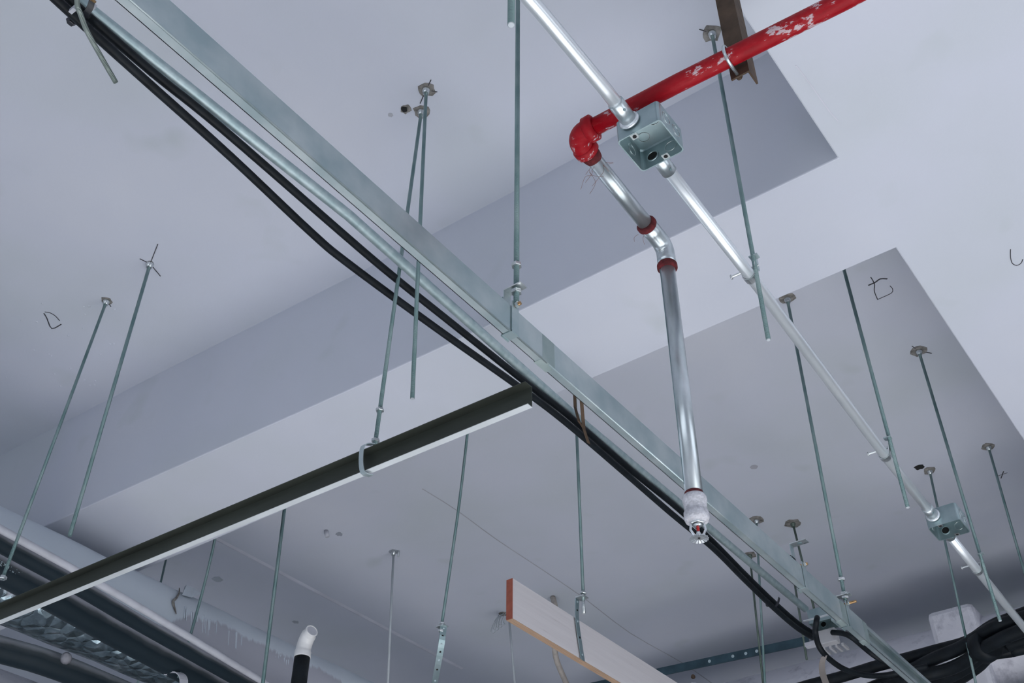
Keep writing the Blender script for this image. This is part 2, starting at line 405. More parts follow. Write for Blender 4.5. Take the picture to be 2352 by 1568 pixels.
wall_with_opening('wall_far', 'y', RY1+.1, RX0, RX1, None, None, 0, 0)
def window(name, axis, pos, o0, o1, z0, z1, n):
    m = MB()
    def bar(a, b, c, d):
        if axis == 'x': m.box((pos, (a+b)/2, (c+d)/2), (.03, (b-a)/2, (d-c)/2))
        else: m.box(((a+b)/2, pos, (c+d)/2), ((b-a)/2, .03, (d-c)/2))
    bar(o0, o1, z0, z0+.06); bar(o0, o1, z1-.06, z1)
    for i in range(n+1):
        a = o0+(o1-o0)*i/n; a = min(max(a, o0+.03), o1-.03); bar(a-.03, a+.03, z0, z1)
    return struct(m.build(name, M_FRAME))
window('window_1', 'x', RX1+.16, WY0, WY1, WZ0, WZ1, 2)
window('window_2', 'x', RX0-.12, -3.0, 3.0, 0.4, 2.3, 4)
window('window_3', 'y', RY0-.12, -5.0, 3.0, 0.4, 2.3, 5)

# plaster seams, pencil marks and holes: part of the ceiling
def mark(px, h=HS, wd=0.0015, name='pencil_mark', mat=M_MARK, smoothn=3):
    pts = smooth([P(x, y, h)-Vector((0, 0, .0008)) for x, y in px], smoothn) if len(px) > 2 else [P(x, y, h)-Vector((0, 0, .0008)) for x, y in px]
    m = MB(); rings = []
    n = len(pts)
    for i, p in enumerate(pts):
        d = (pts[min(i+1, n-1)]-pts[max(i-1, 0)]).normalized(); s = d.cross(Z)*wd
        rings.append((p+s, p-s))
    for (a, b), (c, d) in zip(rings, rings[1:]): m.prism([a, b, d, c], (0, 0, .0006))
    return m.build(name, mat, ceiling)
mark([(101, 719), (108, 731), (119, 754), (141, 744)], wd=.0016)
mark([(103, 716), (115, 718), (127, 725), (137, 736)], wd=.0012)
mark([(1994, 655), (2010, 648), (2022, 640), (2038, 640)], wd=.002)
mark([(2000, 636), (2006, 646), (2009, 655), (2008, 668), (2016, 688)], wd=.0012)
mark([(2016, 687), (2030, 681), (2048, 672), (2050, 663), (2044, 656)], wd=.001)
mark([(2321, 572), (2321, 590), (2325, 604), (2335, 609), (2345, 604), (2349, 595)], h=HB, wd=.0008)
mark([(2290, 1093), (2314, 1085)], wd=.0009); mark([(2299, 1098), (2305, 1082)], wd=.0016)
M_SEAM = plain('plaster_seam', (0.66, 0.67, 0.74), 0.8)
def seam(a, b, h, wd, name='plaster_seam', mat=M_SEAM, ht=0.004):
    A = P(*a, h); B = P(*b, h); d = (B-A).normalized(); s = d.cross(Z)*wd
    return MB().prism([A+s, A-s, A+Vector((0, 0, -ht))], B-A).build(name, mat, ceiling)
A_ = P(494, 1238, HS); seam((480, 1228), (1060, 1535), HS, 0.012)
mark([(970, 1122), (1050, 1172), (1140, 1238), (1243, 1306), (1340, 1372), (1447, 1453), (1566, 1521), (1640, 1572)], wd=.0022, name='crack_joint_line', mat=plain('crack_grey', (0.42, 0.43, 0.47), .9))
mark([(562, 769), (520, 790), (440, 833), (334, 886), (200, 952), (60, 1022)], h=HS-.0, wd=.0022, name='crack_joint_line', mat=plain('joint_brown', (0.33, 0.27, 0.27), .9))  # brown line drawn along the joint of slab and beam
mark([(1828, 150), (1850, 178), (1880, 220), (1905, 255), (1925, 277)], h=HB, wd=.001, name='plaster_line', mat=M_SEAM)
def blob(px, py, h, r, name, mat, dz=.002, seed=0):
    rnd = random.Random(seed or int(px*7+py)); c = P(px, py, h); n = 14
    poly = []
    for k in range(n):
        a = 2*math.pi*k/n; q = r*(0.8+0.4*rnd.random()); poly.append(c+Vector((math.cos(a)*q, math.sin(a)*q, -dz)))
    return MB().prism(poly, (0, 0, dz*.9)).build(name, mat, ceiling)
blob(931, 250, HS, .013, 'drill_hole', M_STAIN, .001); blob(929, 250, HS, .007, 'drill_hole', M_HOLE, .002)
blob(897, 264, HS, .006, 'stain_spot', plain('faint_stain', (.42, .43, .47), .9), .0008)
blob(2112, 1072, HS, .016, 'drill_hole', M_HOLE, .001)
blob(1732, 1072, HS, .012, 'stain_spot', plain('faint_stain_dark', (.42, .42, .47), .9), .0008)
blob(500, 1330, HS, .022, 'stain_spot', plain('faint_stain_blue', (.38, .42, .47), .9), .0008)
for q in ((679, 1428), (714, 1440), (709, 1455), (779, 1226)): blob(*q, HS, .014, 'drill_hole', plain('shallow_hole', (.33, .35, .40), .9), .0008)
rnd = random.Random(3)
for k in range(26):   # small paint blisters on the near slab
    q = P(rnd.uniform(10, 300), rnd.uniform(690, 900), HS)
    MB().lathe(q+Vector((0, 0, .001)), -Z, [(0, .004), (.0015, .0035), (.003, .001)], 8).build('paint_blister', M_CEIL, ceiling)

# ================================================================ THREADED RODS
GR = 'threaded rods hanging from the concrete ceiling'
def cross_marks(T, strokes):
    pass
def rod(label, top, bottom, r=.004, mat=M_ROD, anchor=True, nuts=(), spot=M_STAIN, spotr=.016, flange=False, ticks=(), bow=0.0):
    """top, bottom world points"""
    t = thing('threaded_rod', top, label, 'rod', GR)
    mid = (top+bottom)/2 + Vector((bow, 0, 0))
    path = smooth([top, mid, bottom], 6) if bow else [top, bottom]
    MB().tube(path, r, 12).build('shaft', mat, t)
    ax = (bottom-top).normalized()
    if anchor:
        MB().lathe(top, -Z, [(0, r*2.3), (.006, r*2.3), (.008, r*1.9), (.016, r*1.7)], 14).build('anchor_sleeve', M_ZINC if mat is not M_RODD else M_RODD, t)
        rnd = random.Random(int(abs(top.x*1000+top.y*100))); poly = []
        for k in range(12):
            a = 2*math.pi*k/12; q = spotr*(.8+.35*rnd.random()); poly.append(top+Vector((math.cos(a)*q, math.sin(a)*q, -.0015)))
        MB().prism(poly, (0, 0, .0014)).build('drill_mark', spot, ceiling)
        for a, l in ticks:
            dv = Vector((math.cos(a), math.sin(a), 0)); s = dv.cross(Z)*.0010
            p0 = top+dv*spotr*.6-Vector((0, 0, .0016)); p1 = top+dv*l*.85-Vector((0, 0, .0016))
            MB().prism([p0+s, p0-s, p1-s, p1+s], (0, 0, .0010)).build('pencil_mark', M_MARK, ceiling)
    for n in nuts:
        if n == 'end':
            MB().lathe(bottom, ax, [(0, r*.98), (.001, r*.8)], 12).build('end_face', M_RODW, t)
        else:
            MB().hexnut(top+ax*((top.z-(CAMZ+n))/abs(ax.z)), ax, r*1.95, r*1.5).build('hex_nut', M_ZINC, t)
    return t
T2a = P(979, 205, HS); T2b = P(968, 255, HS); T3 = P(245, 690, HS); T4 = P(345, 605, HS); T5 = P(1635, 75, HS)
T6 = P(1808, 685, HS); T8 = P(2110, 805, HS); T9 = P(2135, 1080, HS); T10 = P(2270, 1025, HS); T11 = P(1821, 1201, HS)
T21 = P(904, 1266, HS); T13 = P(1722, 1274, HS); T14 = P(1737, 1193, HS)
rod('grey threaded rod with free end beside the empty drill hole, passing behind the silver trunking', T2a, drop(T2a, 947, 915), spotr=.02, nuts=('end',), ticks=((2.6, .05), (.9, .03), (-.5, .035)))
B2b = drop(T2b, 858, 1045)
R2b = rod('grey threaded rod running slanted from the shared anchor spot to the dark steel channel', T2b, B2b, spotr=.019, nuts=(1.152, 1.085))
B3 = drop(T3, 5, 1330)
R3 = rod('short topped threaded rod nearest the left border, ending in a nut over the black tubes', T3, B3, nuts=(1.150,), ticks=((2, .03),))
rod('threaded rod with long crossed pencil ticks at its top, free end above the dark channel', T4, drop(T4, 160, 1230), r=.0045, ticks=((2.7, .07), (1.9, .06), (-.45, .10), (-1.8, .035)), spotr=.010)
B5 = drop(T5, 1765, 780)
R5 = rod('long threaded rod with dark flanged anchor behind the red pipe, gripping the bright conduit', T5, B5, spotr=.022, nuts=('end',), ticks=((-2.2, .035), (1.9, .03)))
B6 = drop(T6, 1942, 1380)
R6 = rod('threaded rod anchored beside the beam edge, carrying the right end of the silver trunking', T6, B6, r=.0042, spotr=.022, nuts=(1.153, 1.118, 1.108), mat=M_ROD)
X7, Y7 = -.516, 2.05
B7 = P(2085, 1165, 1.165); T7 = V(X7, Y7, HS)
R7 = rod('threaded rod emerging from behind the beam edge near the pencil scribble, gripping the conduit', T7, B7, r=.0042, anchor=False, nuts=('end',))
B8 = drop(T8, 2297, 1425)
R8 = rod('threaded rod with smudged anchor right of the scribble, gripping the conduit before its lower end', T8, B8, r=.0042, spotr=.026, nuts=('end',), ticks=((.9, .05), (-1.8, .04)))
rod('threaded rod passing behind the lower junction box, its round anchor beside a black blot', T9, drop(T9, 2246, 1590), spotr=.022, mat=M_ROD)
rod('threaded rod nearest the right border, beside a small pencil cross', T10, drop(T10, 2362, 1345), spotr=.022, mat=M_ROD)
rod('tarnished threaded rod behind the loose trunking bracket', T11, drop(T11, 1870, 1398), spotr=.03, mat=M_RODD)
rod('tarnished threaded rod going down past the small junction box to the wrapped duct', P(1815, 1275, HS), P(1853, 1514, 1.53), mat=M_RODD, anchor=False)
rod('darker tarnished one of the two parallel rods under the black cable pair', T13, drop(T13, 1755, 1590), mat=M_RODD, spotr=.026)
rod('paler one of the two parallel rods under the black cable pair', T14, drop(T14, 1758, 1590), mat=M_ROD, spotr=.03)
R21 = rod('thin white painted rod in the middle of the far bay, a stub beside its top', T21, drop(T21, 890, 1590), r=.0045, mat=M_RODW, spot=plain('soft_grey_spot', (.30, .33, .37), .9), spotr=.018)  # grey spot around this anchor, paler than at the other rods
MB().cyl(P(916, 1264, HS), P(915, 1279, 1.975), .004, 10).build('rod_stub', M_RODW, R21)
T22 = V(-1.262*2, 1.69*2, HS); rod('thin white painted rod coming down behind the end of the white plank', T22, drop(T22, 1184, 1590), r=.0045, mat=M_RODW, anchor=False)
B15 = V(-1.372, 2.152, 1.24)
R15 = rod('threaded rod above the white plank, ending in a perforated strap', V(-1.372+.0, 2.152, HS), B15, r=.0042, anchor=False, nuts=(1.262,))
B17 = P(1012, 1452, 2.1/1.679)
R17 = rod('threaded rod with two bright nuts and a perforated strap, left of the white plank', P(1069, 1008, 2.06/1.136)+(P(1069, 1008, 2.06/1.136)-B17)*.35, B17, r=.0042, anchor=False, nuts=(1.275, 1.256), bow=.008)
R18 = rod('thick threaded rod crossing in front of the painted duct, below the dark channel', V(-2.35, 1.96, HS), P(603, 1575, 1.18), r=.0055, anchor=False)
R19 = rod('slanted slightly bent rod ending in a clamp over the foil duct', V(-2.53, 1.85, HS), P(410, 1556, 1.226), r=.0042, anchor=False, bow=.03)
rod('short piece of thin rod just above the far side of the painted duct', V(-3.31, 2.236, HS), V(-3.31, 2.236, 1.35), mat=M_ROD, anchor=False)
# R1 at trunking and the near rod end
R1 = rod('straight threaded rod with bright nuts carrying the middle of the silver trunking', V(-.738, 1.005, HS), V(-.740, 1.005, 1.092), r=.0044, nuts=(1.176, 1.120))
B24 = P(1174, 57, 1.15)
R24 = rod('closest hanging rod end at the top border left of the bright conduit', Vector((B24.x, B24.y, CAMZ+HS)), B24, r=.0047, anchor=True, nuts=('end',))

# perforated straps
def perf_strap(parent, pts, wdir, wd=.018):
    P_ = smooth(pts, 5)
    m = MB().strip(P_, wdir, wd, .002); o = m.build('perforated_strap', M_BOX, parent)
    nrm = (pts[-1]-pts[0]).cross(Vector(wdir)).normalized()
    if nrm.dot(Vector((0, 0, CAMZ))-pts[0]) < 0: nrm = -nrm
    L = len(P_)
    for i in range(1, L-1, 2):
        MB().cyl(P_[i]+nrm*.0008, P_[i]+nrm*.0016, .0028, 10).build('strap_hole', M_TEXT if i % 4 == 1 else M_HOLE, o)
a = V(-1.378, 2.152, 1.248)
perf_strap(R15, [V(-1.390, 2.152, 1.250), V(-1.3925, 2.152, 1.19), PX(1339, 1516, -1.3925)], Y, .015)
MB().box(V(-1.376, 2.152, 1.250), (.012, .012, .0015)).build('strap_tab', M_ZINC, R15)
MB().cyl(V(-1.372, 2.152, 1.262), V(-1.372, 2.152, 1.205), .0042, 10).build('rod_tip', M_ZINC, R15)
perf_strap(R17, [B17+Vector((.010, 0, .016)), P(1014, 1478, 1.225), P(1006, 1525, 1.19), P(996, 1580, 1.16)], (.4, .9, 0), .018)
MB().box(B17+Vector((.004, 0, .016)), (.014, .010, .0015)).build('strap_tab', M_ZINC, R17)
# R3 nut, R19 clamp
MB().hexnut(B3+Vector((0, 0, .004)), Z, .009, .008).build('hex_nut', M_ZINC, R3)
c = P(408, 1552, 1.226)
MB().strip(smooth([c+Vector((-.03, -.012, .006)), c+Vector((0, 0, .010)), c+Vector((.018, .01, -.012)), c+Vector((.02, .015, -.06))], 4), (0, 1, .2), .028, .003).build('pipe_clamp', M_PVCG, R19)

# ================================================================ CEILING-HUNG TRUNKING (runs along Y)
TBH, TTH = 1.040, 1.0875
def tx(h, side=1): return -.7165*TBH if side > 0 else -.7165*TBH-.0140
def trunk_section(y0, y1, label, open_lid=False):
    base = V(tx(1), y0, TBH)
    t = thing('cable_trunking', base, label, 'cable trunking', 'lengths of silver cable trunking')
    xa, xb = tx(1, -1), tx(1, 1)
    th = .0012
    m = MB()
    m.box(((xa+xb)/2, (y0+y1)/2, CAMZ+TBH+th/2), ((xb-xa)/2, (y1-y0)/2, th/2))
    m.box(((xa+xb)/2, (y0+y1)/2, CAMZ+TTH-th/2), ((xb-xa)/2, (y1-y0)/2, th/2))
    m.box((xa+th/2, (y0+y1)/2, CAMZ+(TBH+TTH)/2), (th/2, (y1-y0)/2, (TTH-TBH)/2))
    # returned lips
    m.box((xb-th/2, (y0+y1)/2, CAMZ+TBH+.005), (th/2, (y1-y0)/2, .005))
    m.box((xb-th/2, (y0+y1)/2, CAMZ+TTH-.005), (th/2, (y1-y0)/2, .005))
    m.build('trough', M_GALV, t)
    if not open_lid:
        ld = MB().box((xb+.0006, (y0+y1)/2, CAMZ+(TBH+TTH)/2), (.0007, (y1-y0)/2-.002, (TTH-TBH)/2+.0008)); ld.cyl(Vector((xb-.0002, y0+.002, CAMZ+TBH+.0002)), Vector((xb-.0002, y1-.002, CAMZ+TBH+.0002)), .0017, 12); ld.build('lid', M_GALV, t)
    return t
yj = PX(1259, 835, -.745).y
trunk_section(-1.2, yj-.0004, 'silver trunking length running from the top left corner to the first joint')
trunk_section(yj+.0004, 2.36, 'silver trunking length between the middle joint and the open end piece')
trunk_section(2.3615, 4.2, 'end length of silver trunking with its lid off, at the bottom right', True)
def strap_hanger(parent, y, plate=False, bolt_out=0.006):
    xa, xb = tx(1, -1)-.0012, tx(1, 1)+.0022
    w2 = .0085
    pts = [V(xa, y, TTH+.028), V(xa, y, TBH-.0012), V(xb, y, TBH-.0012), V(xb, y, TTH+.012)]
    m = MB()
    m.box(((xa-.0006), y, CAMZ+(TBH+TTH)/2+.012), (.0008, w2, (TTH-TBH)/2+.016))
    m.box(((xa+xb)/2, y, CAMZ+TBH-.0012), ((xb-xa)/2+.002, w2, .0008))
    m.box((xb+.0006, y, CAMZ+(TBH+TTH)/2+.004), (.0008, w2, (TTH-TBH)/2+.007))
    m.build('strap', M_GALV, parent)
    bx = Vector((xb+.001, y, CAMZ+TTH+.006))
    MB().hexnut(bx+Vector((.004, 0, 0)), X, .0055, .005).build('bolt_nut', M_ZINC, parent)
    MB().cyl(bx-Vector((.025, 0, 0)), bx+Vector((bolt_out+.006, 0, 0)), .003, 10).build('bolt', M_BRASS, parent)
strap_hanger(R1, 1.005, bolt_out=.004)
# angle plate under the two nuts of R1
def top_plate(parent, x, y, h):
    MB().box(V(x-.003, y, h), (.016, .0085, .0011)).build('hanger_plate', M_ZINC, parent)
    MB().box(V(x-.019, y, h-.018), (.0009, .0085, .018)).build('hanger_leg', M_GALV, parent)
top_plate(R1, -.739, 1.005, 1.128)
strap_hanger(R6, 2.254, bolt_out=.016)
top_plate(R6, -.742, 2.254, 1.1135)
H2 = thing('trunking_hanger', V(tx(1), 2.028, TBH), 'loose U hanger on the silver trunking without a rod, its square tab empty', 'hanger')
strap_hanger(H2, 2.028, bolt_out=.003)
xa = tx(1, -1)-.0018
MB().box(V(xa, 2.028, 1.115), (.0008, .0085, .030)).build('hanger_leg', M_GALV, H2)
pl = MB().box(V(xa+.018, 2.028, 1.145), (.0185, .0095, .0010)).build('hanger_plate', M_ZINC, H2)
MB().cyl(V(xa+.019, 2.028, 1.1436), V(xa+.019, 2.028, 1.1446), .0055, 14).build('plate_hole', M_BOX, pl)
M_JOINT = galv_mat('dull_joint_steel', (.30, .38, .38), (.40, .48, .47), .5, .6)
yj = PX(1259, 835, -.745).y
J = thing('joint_cover', V(tx(1), yj, TBH), 'dull grey joint band around the silver trunking just right of the middle hanger', 'joint cover')
MB().box(((tx(1, -1)+tx(1, 1))/2, yj, CAMZ+(TBH+TTH)/2), (.0086, .016, (TTH-TBH)/2+.0006)).build('band', M_JOINT, J)
yk = PX(1936, 1400, -.745).y
J3 = thing('joint_cover', V(tx(1), yk, TBH), 'dull grey joint band on the silver trunking between the loose hanger and the last one', 'joint cover')
MB().box(((tx(1, -1)+tx(1, 1))/2, yk, CAMZ+(TBH+TTH)/2), (.0086, .016, (TTH-TBH)/2+.0006)).build('band', M_JOINT, J3)
J2 = thing('joint_cover', V(tx(1), 2.35, TBH), 'dull grey joint band where the trunking lid ends, past the brass bolt', 'joint cover')
MB().box(((tx(1, -1)+tx(1, 1))/2, 2.352, CAMZ+(TBH+TTH)/2), (.0086, .012, (TTH-TBH)/2+.0006)).build('band', M_JOINT, J2)

# ================================================================ BRIGHT CONDUIT with junction boxes
HC, RC = 1.30, .0106
cpx = [(1240, 25), (1390, 205), (1740, 655), (2045, 1062), (2270, 1340), (2352, 1440)]
cp = [P(x, y, HC) for x, y in cpx]
c1 = P(1492, 309, HC); c2 = P(2174, 1194, HC)
def cond_x(y):
    pts = [cp[0]+(cp[0]-cp[1])*4]+cp+[cp[-1]+(cp[-1]-cp[-2])*4]
    for a, b in zip(pts, pts[1:]):
        if a.y <= y <= b.y: return a.x+(b.x-a.x)*(y-a.y)/(b.y-a.y)
    return cp[-1].x
def conduit(y0, y1, label, ends):
    pts = [V(cond_x(y), y, HC) for y in [y0]+[p.y for p in cp if y0 < p.y < y1]+[y1]]
    t = thing('steel_conduit', pts[0], label, 'conduit', 'bright conduit lengths')
    MB().tube(pts, RC, 24).build('pipe', M_COND, t)
    for ye, s in ends:
        p = V(cond_x(ye), ye, HC); q = V(cond_x(ye+s*.045), ye+s*.045, HC)
        cpl = MB().lathe(p, q-p, [(0, RC*1.05), (0, RC*1.2), (.044, RC*1.2), (.045, RC*1.05)], 24).build('coupling', M_PIPEG, t)
        MB().lathe(p, q-p, [(.001, RC*1.45), (.003, RC*1.6), (.0055, RC*1.5), (.007, RC*1.25)], 24).build('lock_ring', M_COND, t)
        sc = p+(q-p)*.72+Vector((.6, 0, -.8)).normalized()*RC*1.18
        MB().lathe(sc, Vector((.6, 0, -.8)), [(0, .0022), (.0018, .0022)], 10).build('grub_screw', M_BOX, cpl)
    return t
def junction_box(c, label, sz=.0375, h0=-.027, h1=.019, group='zinc junction boxes on the bright conduit'):
    t = thing('junction_box', Vector((c.x, c.y, c.z+h0)), label, 'junction box', group)
    m = MB(); bt = .0018; zc = c.z+(h0+h1)/2; hz = (h1-h0)/2
    # shell: four walls and a back plate, opening downward, rounded corners
    n = 5; rr = .006
    def loop(sz, z):
        out = []
        for cx, cy, a0 in ((1, 1, 0), (-1, 1, 90), (-1, -1, 180), (1, -1, 270)):
            for k in range(n):
                a = math.radians(a0+90*k/(n-1)); out.append(Vector((c.x+cx*(sz-rr)+rr*math.cos(a), c.y+cy*(sz-rr)+rr*math.sin(a), z)))
        return out
    o_lo, o_hi = loop(sz, c.z+h0), loop(sz, c.z+h1-.002); o_top = loop(sz-.002, c.z+h1)
    i_lo, i_hi = loop(sz-bt, c.z+h0), loop(sz-bt, c.z+h1-bt-.002); i_top = loop(sz-bt-.002, c.z+h1-bt)
    loops = [[m.bm.verts.new(v) for v in L] for L in (o_top, o_hi, o_lo, i_lo, i_hi, i_top)]
    for A, B in zip(loops, loops[1:]):
        for k in range(len(A)): m.bm.faces.new((A[k], A[(k+1) % len(A)], B[(k+1) % len(A)], B[k]))
    m.bm.faces.new(loops[0]); m.bm.faces.new(loops[-1])
    m.build('box_shell', M_BOX, t)
    # knockouts: inside back plate, far inner wall, right outer wall, near outer wall
    zi = c.z+h1-bt-.0006
    def ko(cc, ax, r=.0105): MB().ring(cc, ax, r, .0005, 24, mseg=6).build('knockout_ring', M_ZINC, t)
    ko(Vector((c.x+.013, c.y-.010, zi)), Z); ko(Vector((c.x-.016, c.y+.012, zi)), Z, .009)
    for dy in (-.016, .014): ko(Vector((c.x+sz+.0003, c.y+dy, zc)), X)
    ko(Vector((c.x+.016, c.y+sz-bt-.0004, zc)), Y, .010)
    ko(Vector((c.x-sz+bt+.0004, c.y+.006, zc)), X, .010)
    MB().cyl(Vector((c.x-.016, c.y+sz-bt-.0005, zc-.002)), Vector((c.x-.016, c.y+sz-bt-.0012, zc-.002)), .0085, 20).build('conduit_mouth', M_HOLE, t)
    MB().ring(Vector((c.x-.016, c.y+sz-bt-.0012, zc-.002)), Y, .0095, .0012, 24).build('bushing', M_BOX, t)
    for sx, sy in ((-.010, -1), (.008, 1)):   # screw lugs on the rim
        lug = MB().box((c.x+sx, c.y+sy*(sz-.006), c.z+h0+.001), (.0055, .006, .0009)).build('screw_lug', M_ZINC, t)
        MB().lathe(Vector((c.x+sx, c.y+sy*(sz-.007), c.z+h0+.0001)), -Z, [(0, .0032), (.0006, .0032)], 12).build('lug_hole', M_HOLE, lug)
    return t
junction_box(c1, 'larger looking square zinc junction box under the red pipe, open underneath')
junction_box(c2, 'distant square zinc junction box at the right, open underneath')
conduit(-1.0, c1.y-.0385, 'bright conduit length from the top border into the junction box under the red pipe', [(c1.y-.0385, -1)])
conduit(c1.y+.0385, c2.y-.0385, 'long bright conduit length between the two open junction boxes', [(c1.y+.0385, 1), (c2.y-.0385, -1)])
conduit(c2.y+.0385, 3.8, 'bright conduit length leaving the lower right border below the far junction box', [(c2.y+.0385, 1)])
def conduit_clamp(parent, y, rodx):
    c = V(cond_x(y), y, HC)
    g = D.objects.new('conduit_clamp', None); C.objects.link(g); g.parent = parent; g.location = c-parent.location
    S_ = .008
    arc = [c+Vector((math.cos(a)*(RC+.0015), 0, math.sin(a)*(RC+.0015))) for a in [math.radians(q) for q in range(0, -181, -20)]]
    pts = [c+Vector((.004+RC, 0, .022)), c+Vector((RC+.0018, 0, .004))]+arc[1:-1]+[c+Vector((-RC-.0018, 0, .006)), c+Vector((-RC-.004, 0, .020))]
    MB().strip(pts, Y, .014, .0014).build('clamp_strap', M_ZINC, g)
    MB().cyl(c+Vector((-RC-.022, 0, .016)), c+Vector((RC+.008, 0, .016)), .0022, 8).build('clamp_screw', M_ZINC, g)
    MB().lathe(c+Vector((-RC-.022, 0, .016)), -X, [(0, .0022), (.001, .0048), (.003, .004)], 12).build('screw_head', M_ZINC, g)
    MB().box(Vector((rodx+.001, y, c.z+.038)), (.008, .0065, .0011)).build('clamp_tab', M_GALV, g)
    MB().box(Vector(((rodx+c.x+RC)/2+.003, y+.004, c.z+.025)), (.0010, .006, .014)).build('clamp_plate', M_GALV, g)
conduit_clamp(R5, 1.374, B5.x); conduit_clamp(R7, 2.056, X7); conduit_clamp(R8, 2.692, B8.x)
conduit_clamp(R24, B24.y+.004, B24.x)

# ================================================================ RED FIRE PIPE, elbow, drop and sprinkler
HR, RR = 1.375, .0148
YR = .719*HR
elb = V(-.611, YR, HR)
pr = thing('red_fire_pipe', V(1.6, YR+.02, HR), 'chipped red fire pipe crossing the upper right, ending in a red elbow', 'pipe')
MB().tube([V(2.4, YR+.05, HR), V(-.157, .732*HR, HR), V(-.426, .722*HR, HR), V(-.585, YR, HR)], RR, 28).build('pipe', M_RED, pr)
fit = MB()
path = [elb+Vector((.034, 0, 0)), elb+Vector((.026, 0, 0))]
for k in range(9):
    a = math.radians(90*k/8); R = .022
    path.append(elb+Vector((.022-R*math.sin(a), .022-R*math.cos(a), 0)))
path += [elb+Vector((0, .030, 0)), elb+Vector((0, .036, 0))]
fit.tube(path, [RR*1.24]*len(path), 28)
fe = fit.build('elbow', M_REDF, pr)
MB().lathe(elb+Vector((.022, 0, 0)), X, [(0, RR*1.24), (.002, RR*1.5), (.015, RR*1.5), (.018, RR*1.1)], 28).build('elbow_collar', M_REDF, fe)
MB().lathe(elb+Vector((0, .024, 0)), Y, [(0, RR*1.24), (.002, RR*1.42), (.014, RR*1.42), (.017, RR*1.15)], 28).build('elbow_collar', M_REDF, fe)
MB().lathe(elb+Vector((0, .040, 0)), Y, [(0, RR*1.13), (.010, RR*1.1), (.018, RR*.96)], 24).build('sealing_hemp', M_HEMP, fe)
RG = .01335
gp = thing('galvanised_sprinkler_pipe', V(-.6, 1.03, HR), 'galvanised pipe running from the red elbow to a bend and down to the sprinkler', 'pipe')
GE = V(-.610, 1.248, 1.352)
MB().tube([elb+Vector((0, .045, 0)), GE+Vector((0, -.030, .002))], RG, 28).build('horizontal_pipe', M_PIPEG, gp)
SPH = .829    # bottom of the drop pipe
SPX, SPY = -.610, 1.270
MB().tube([V(SPX, SPY, 1.318), V(SPX, SPY, SPH)], RG, 28).build('drop_pipe', M_PIPEG, gp)
path = [GE+Vector((0, -.040, .002)), GE+Vector((0, -.018, .002))]
for k in range(1, 8):
    a = math.radians(90*k/8); R = .022
    path.append(Vector((GE.x, SPY-R+R*math.sin(a)+0, GE.z-R*(1-math.cos(a)))))
path += [V(SPX, SPY, 1.322), V(SPX, SPY, 1.306)]
bd = MB().tube(path, [RG*1.22]*len(path), 28).build('bend', M_PIPEG, gp)
MB().lathe(GE+Vector((0, -.046, .002)), Y, [(0, RG*1.12), (.003, RG*1.35), (.009, RG*1.36), (.012, RG*1.2)], 26).build('sealing_hemp', M_HEMP, bd)
MB().lathe(V(SPX, SPY, 1.308), -Z, [(0, RG*1.2), (.003, RG*1.33), (.010, RG*1.33), (.014, RG*1.08)], 26).build('sealing_hemp', M_HEMP, bd)
rnd = random.Random(11)
def fibres(c, n, L, parent, dn):
    for k in range(n):
        a = rnd.uniform(0, 6.28); p = c+Vector((math.cos(a)*RG, rnd.uniform(-.006, .006), math.sin(a)*RG))
        q = p+Vector((rnd.uniform(-1, 1), rnd.uniform(-.3, 1), -dn-rnd.random()))*L*rnd.uniform(.4, 1)
        mid = (p+q)/2+Vector((rnd.uniform(-1, 1), rnd.uniform(-1, 1), 0))*L*.35
        MB().tube(smooth([p, mid, q], 5), .00028, 5).build('loose_fibre', M_HAIR, parent)
fibres(elb+Vector((-.004, .066, -.010)), 9, .035, fe, .4); fibres(GE+Vector((-.006, -.044, -.004)), 6, .014, bd, .2)
MB().tube(smooth([Vector((SPX-.010, SPY-.0095, CAMZ+1.30)), Vector((SPX-.009, SPY-.0102, CAMZ+1.1)), Vector((SPX-.0092, SPY-.010, CAMZ+.86))], 3), .0007, 6).build('weld_seam', M_BOX, gp)
# sprinkler: defl. at h .762
sp = thing('fire_sprinkler', V(SPX, SPY, .755), 'pendent fire sprinkler with red bulb and toothed plate at the end of the drop pipe', 'sprinkler')
s0 = V(SPX, SPY, SPH+.012)
MB().lathe(s0+Vector((0, 0, .006)), -Z, [(0, RG*1.02), (.005, RG*1.12), (.006, RG*1.2)], 28).build('sealing_hemp', M_HEMP, sp)
MB().lathe(s0, -Z, [(0, .0160), (.003, .0178), (.010, .0180), (.011, .0170), (.022, .0168), (.024, .0155), (.026, .0158), (.028, .0182), (.037, .0185), (.042, .0168), (.044, .0125)], 32).build('reducer_socket', M_FROST, sp)
nz = s0.z-.044
MB().hexnut(Vector((SPX, SPY, nz-.001)), Z, .0105, .004).build('wrench_boss', M_CHROME, sp)
MB().lathe(Vector((SPX, SPY, nz-.004)), -Z, [(0, .0070), (.002, .0060), (.003, .0035)], 20).build('orifice_cap', M_CHROME, sp)
zd = CAMZ+.7725
ax_ = Vector((math.cos(yaw), -math.sin(yaw), 0))
fr = MB()
for s in (-1, 1):
    pts = [Vector((SPX, SPY, nz-.003))+ax_*s*.0095, Vector((SPX, SPY, nz-.012))+ax_*s*.0108, Vector((SPX, SPY, zd+.011))+ax_*s*.0100, Vector((SPX, SPY, zd+.004))+ax_*s*.006, Vector((SPX, SPY, zd+.002))]
    fr.tube(smooth(pts, 6), .0019, 10)
fr.lathe(Vector((SPX, SPY, zd+.010)), -Z, [(0, .0022), (.004, .0036), (.010, .0030)], 16)
fr.build('yoke_frame', M_CHROME, sp)
MB().lathe(Vector((SPX, SPY, nz-.006)), -Z, [(0, .0013), (.001, .0022), (nz-.017-zd, .0022), (nz-.015-zd, .0012)], 14).build('glass_bulb', M_BULB, sp)
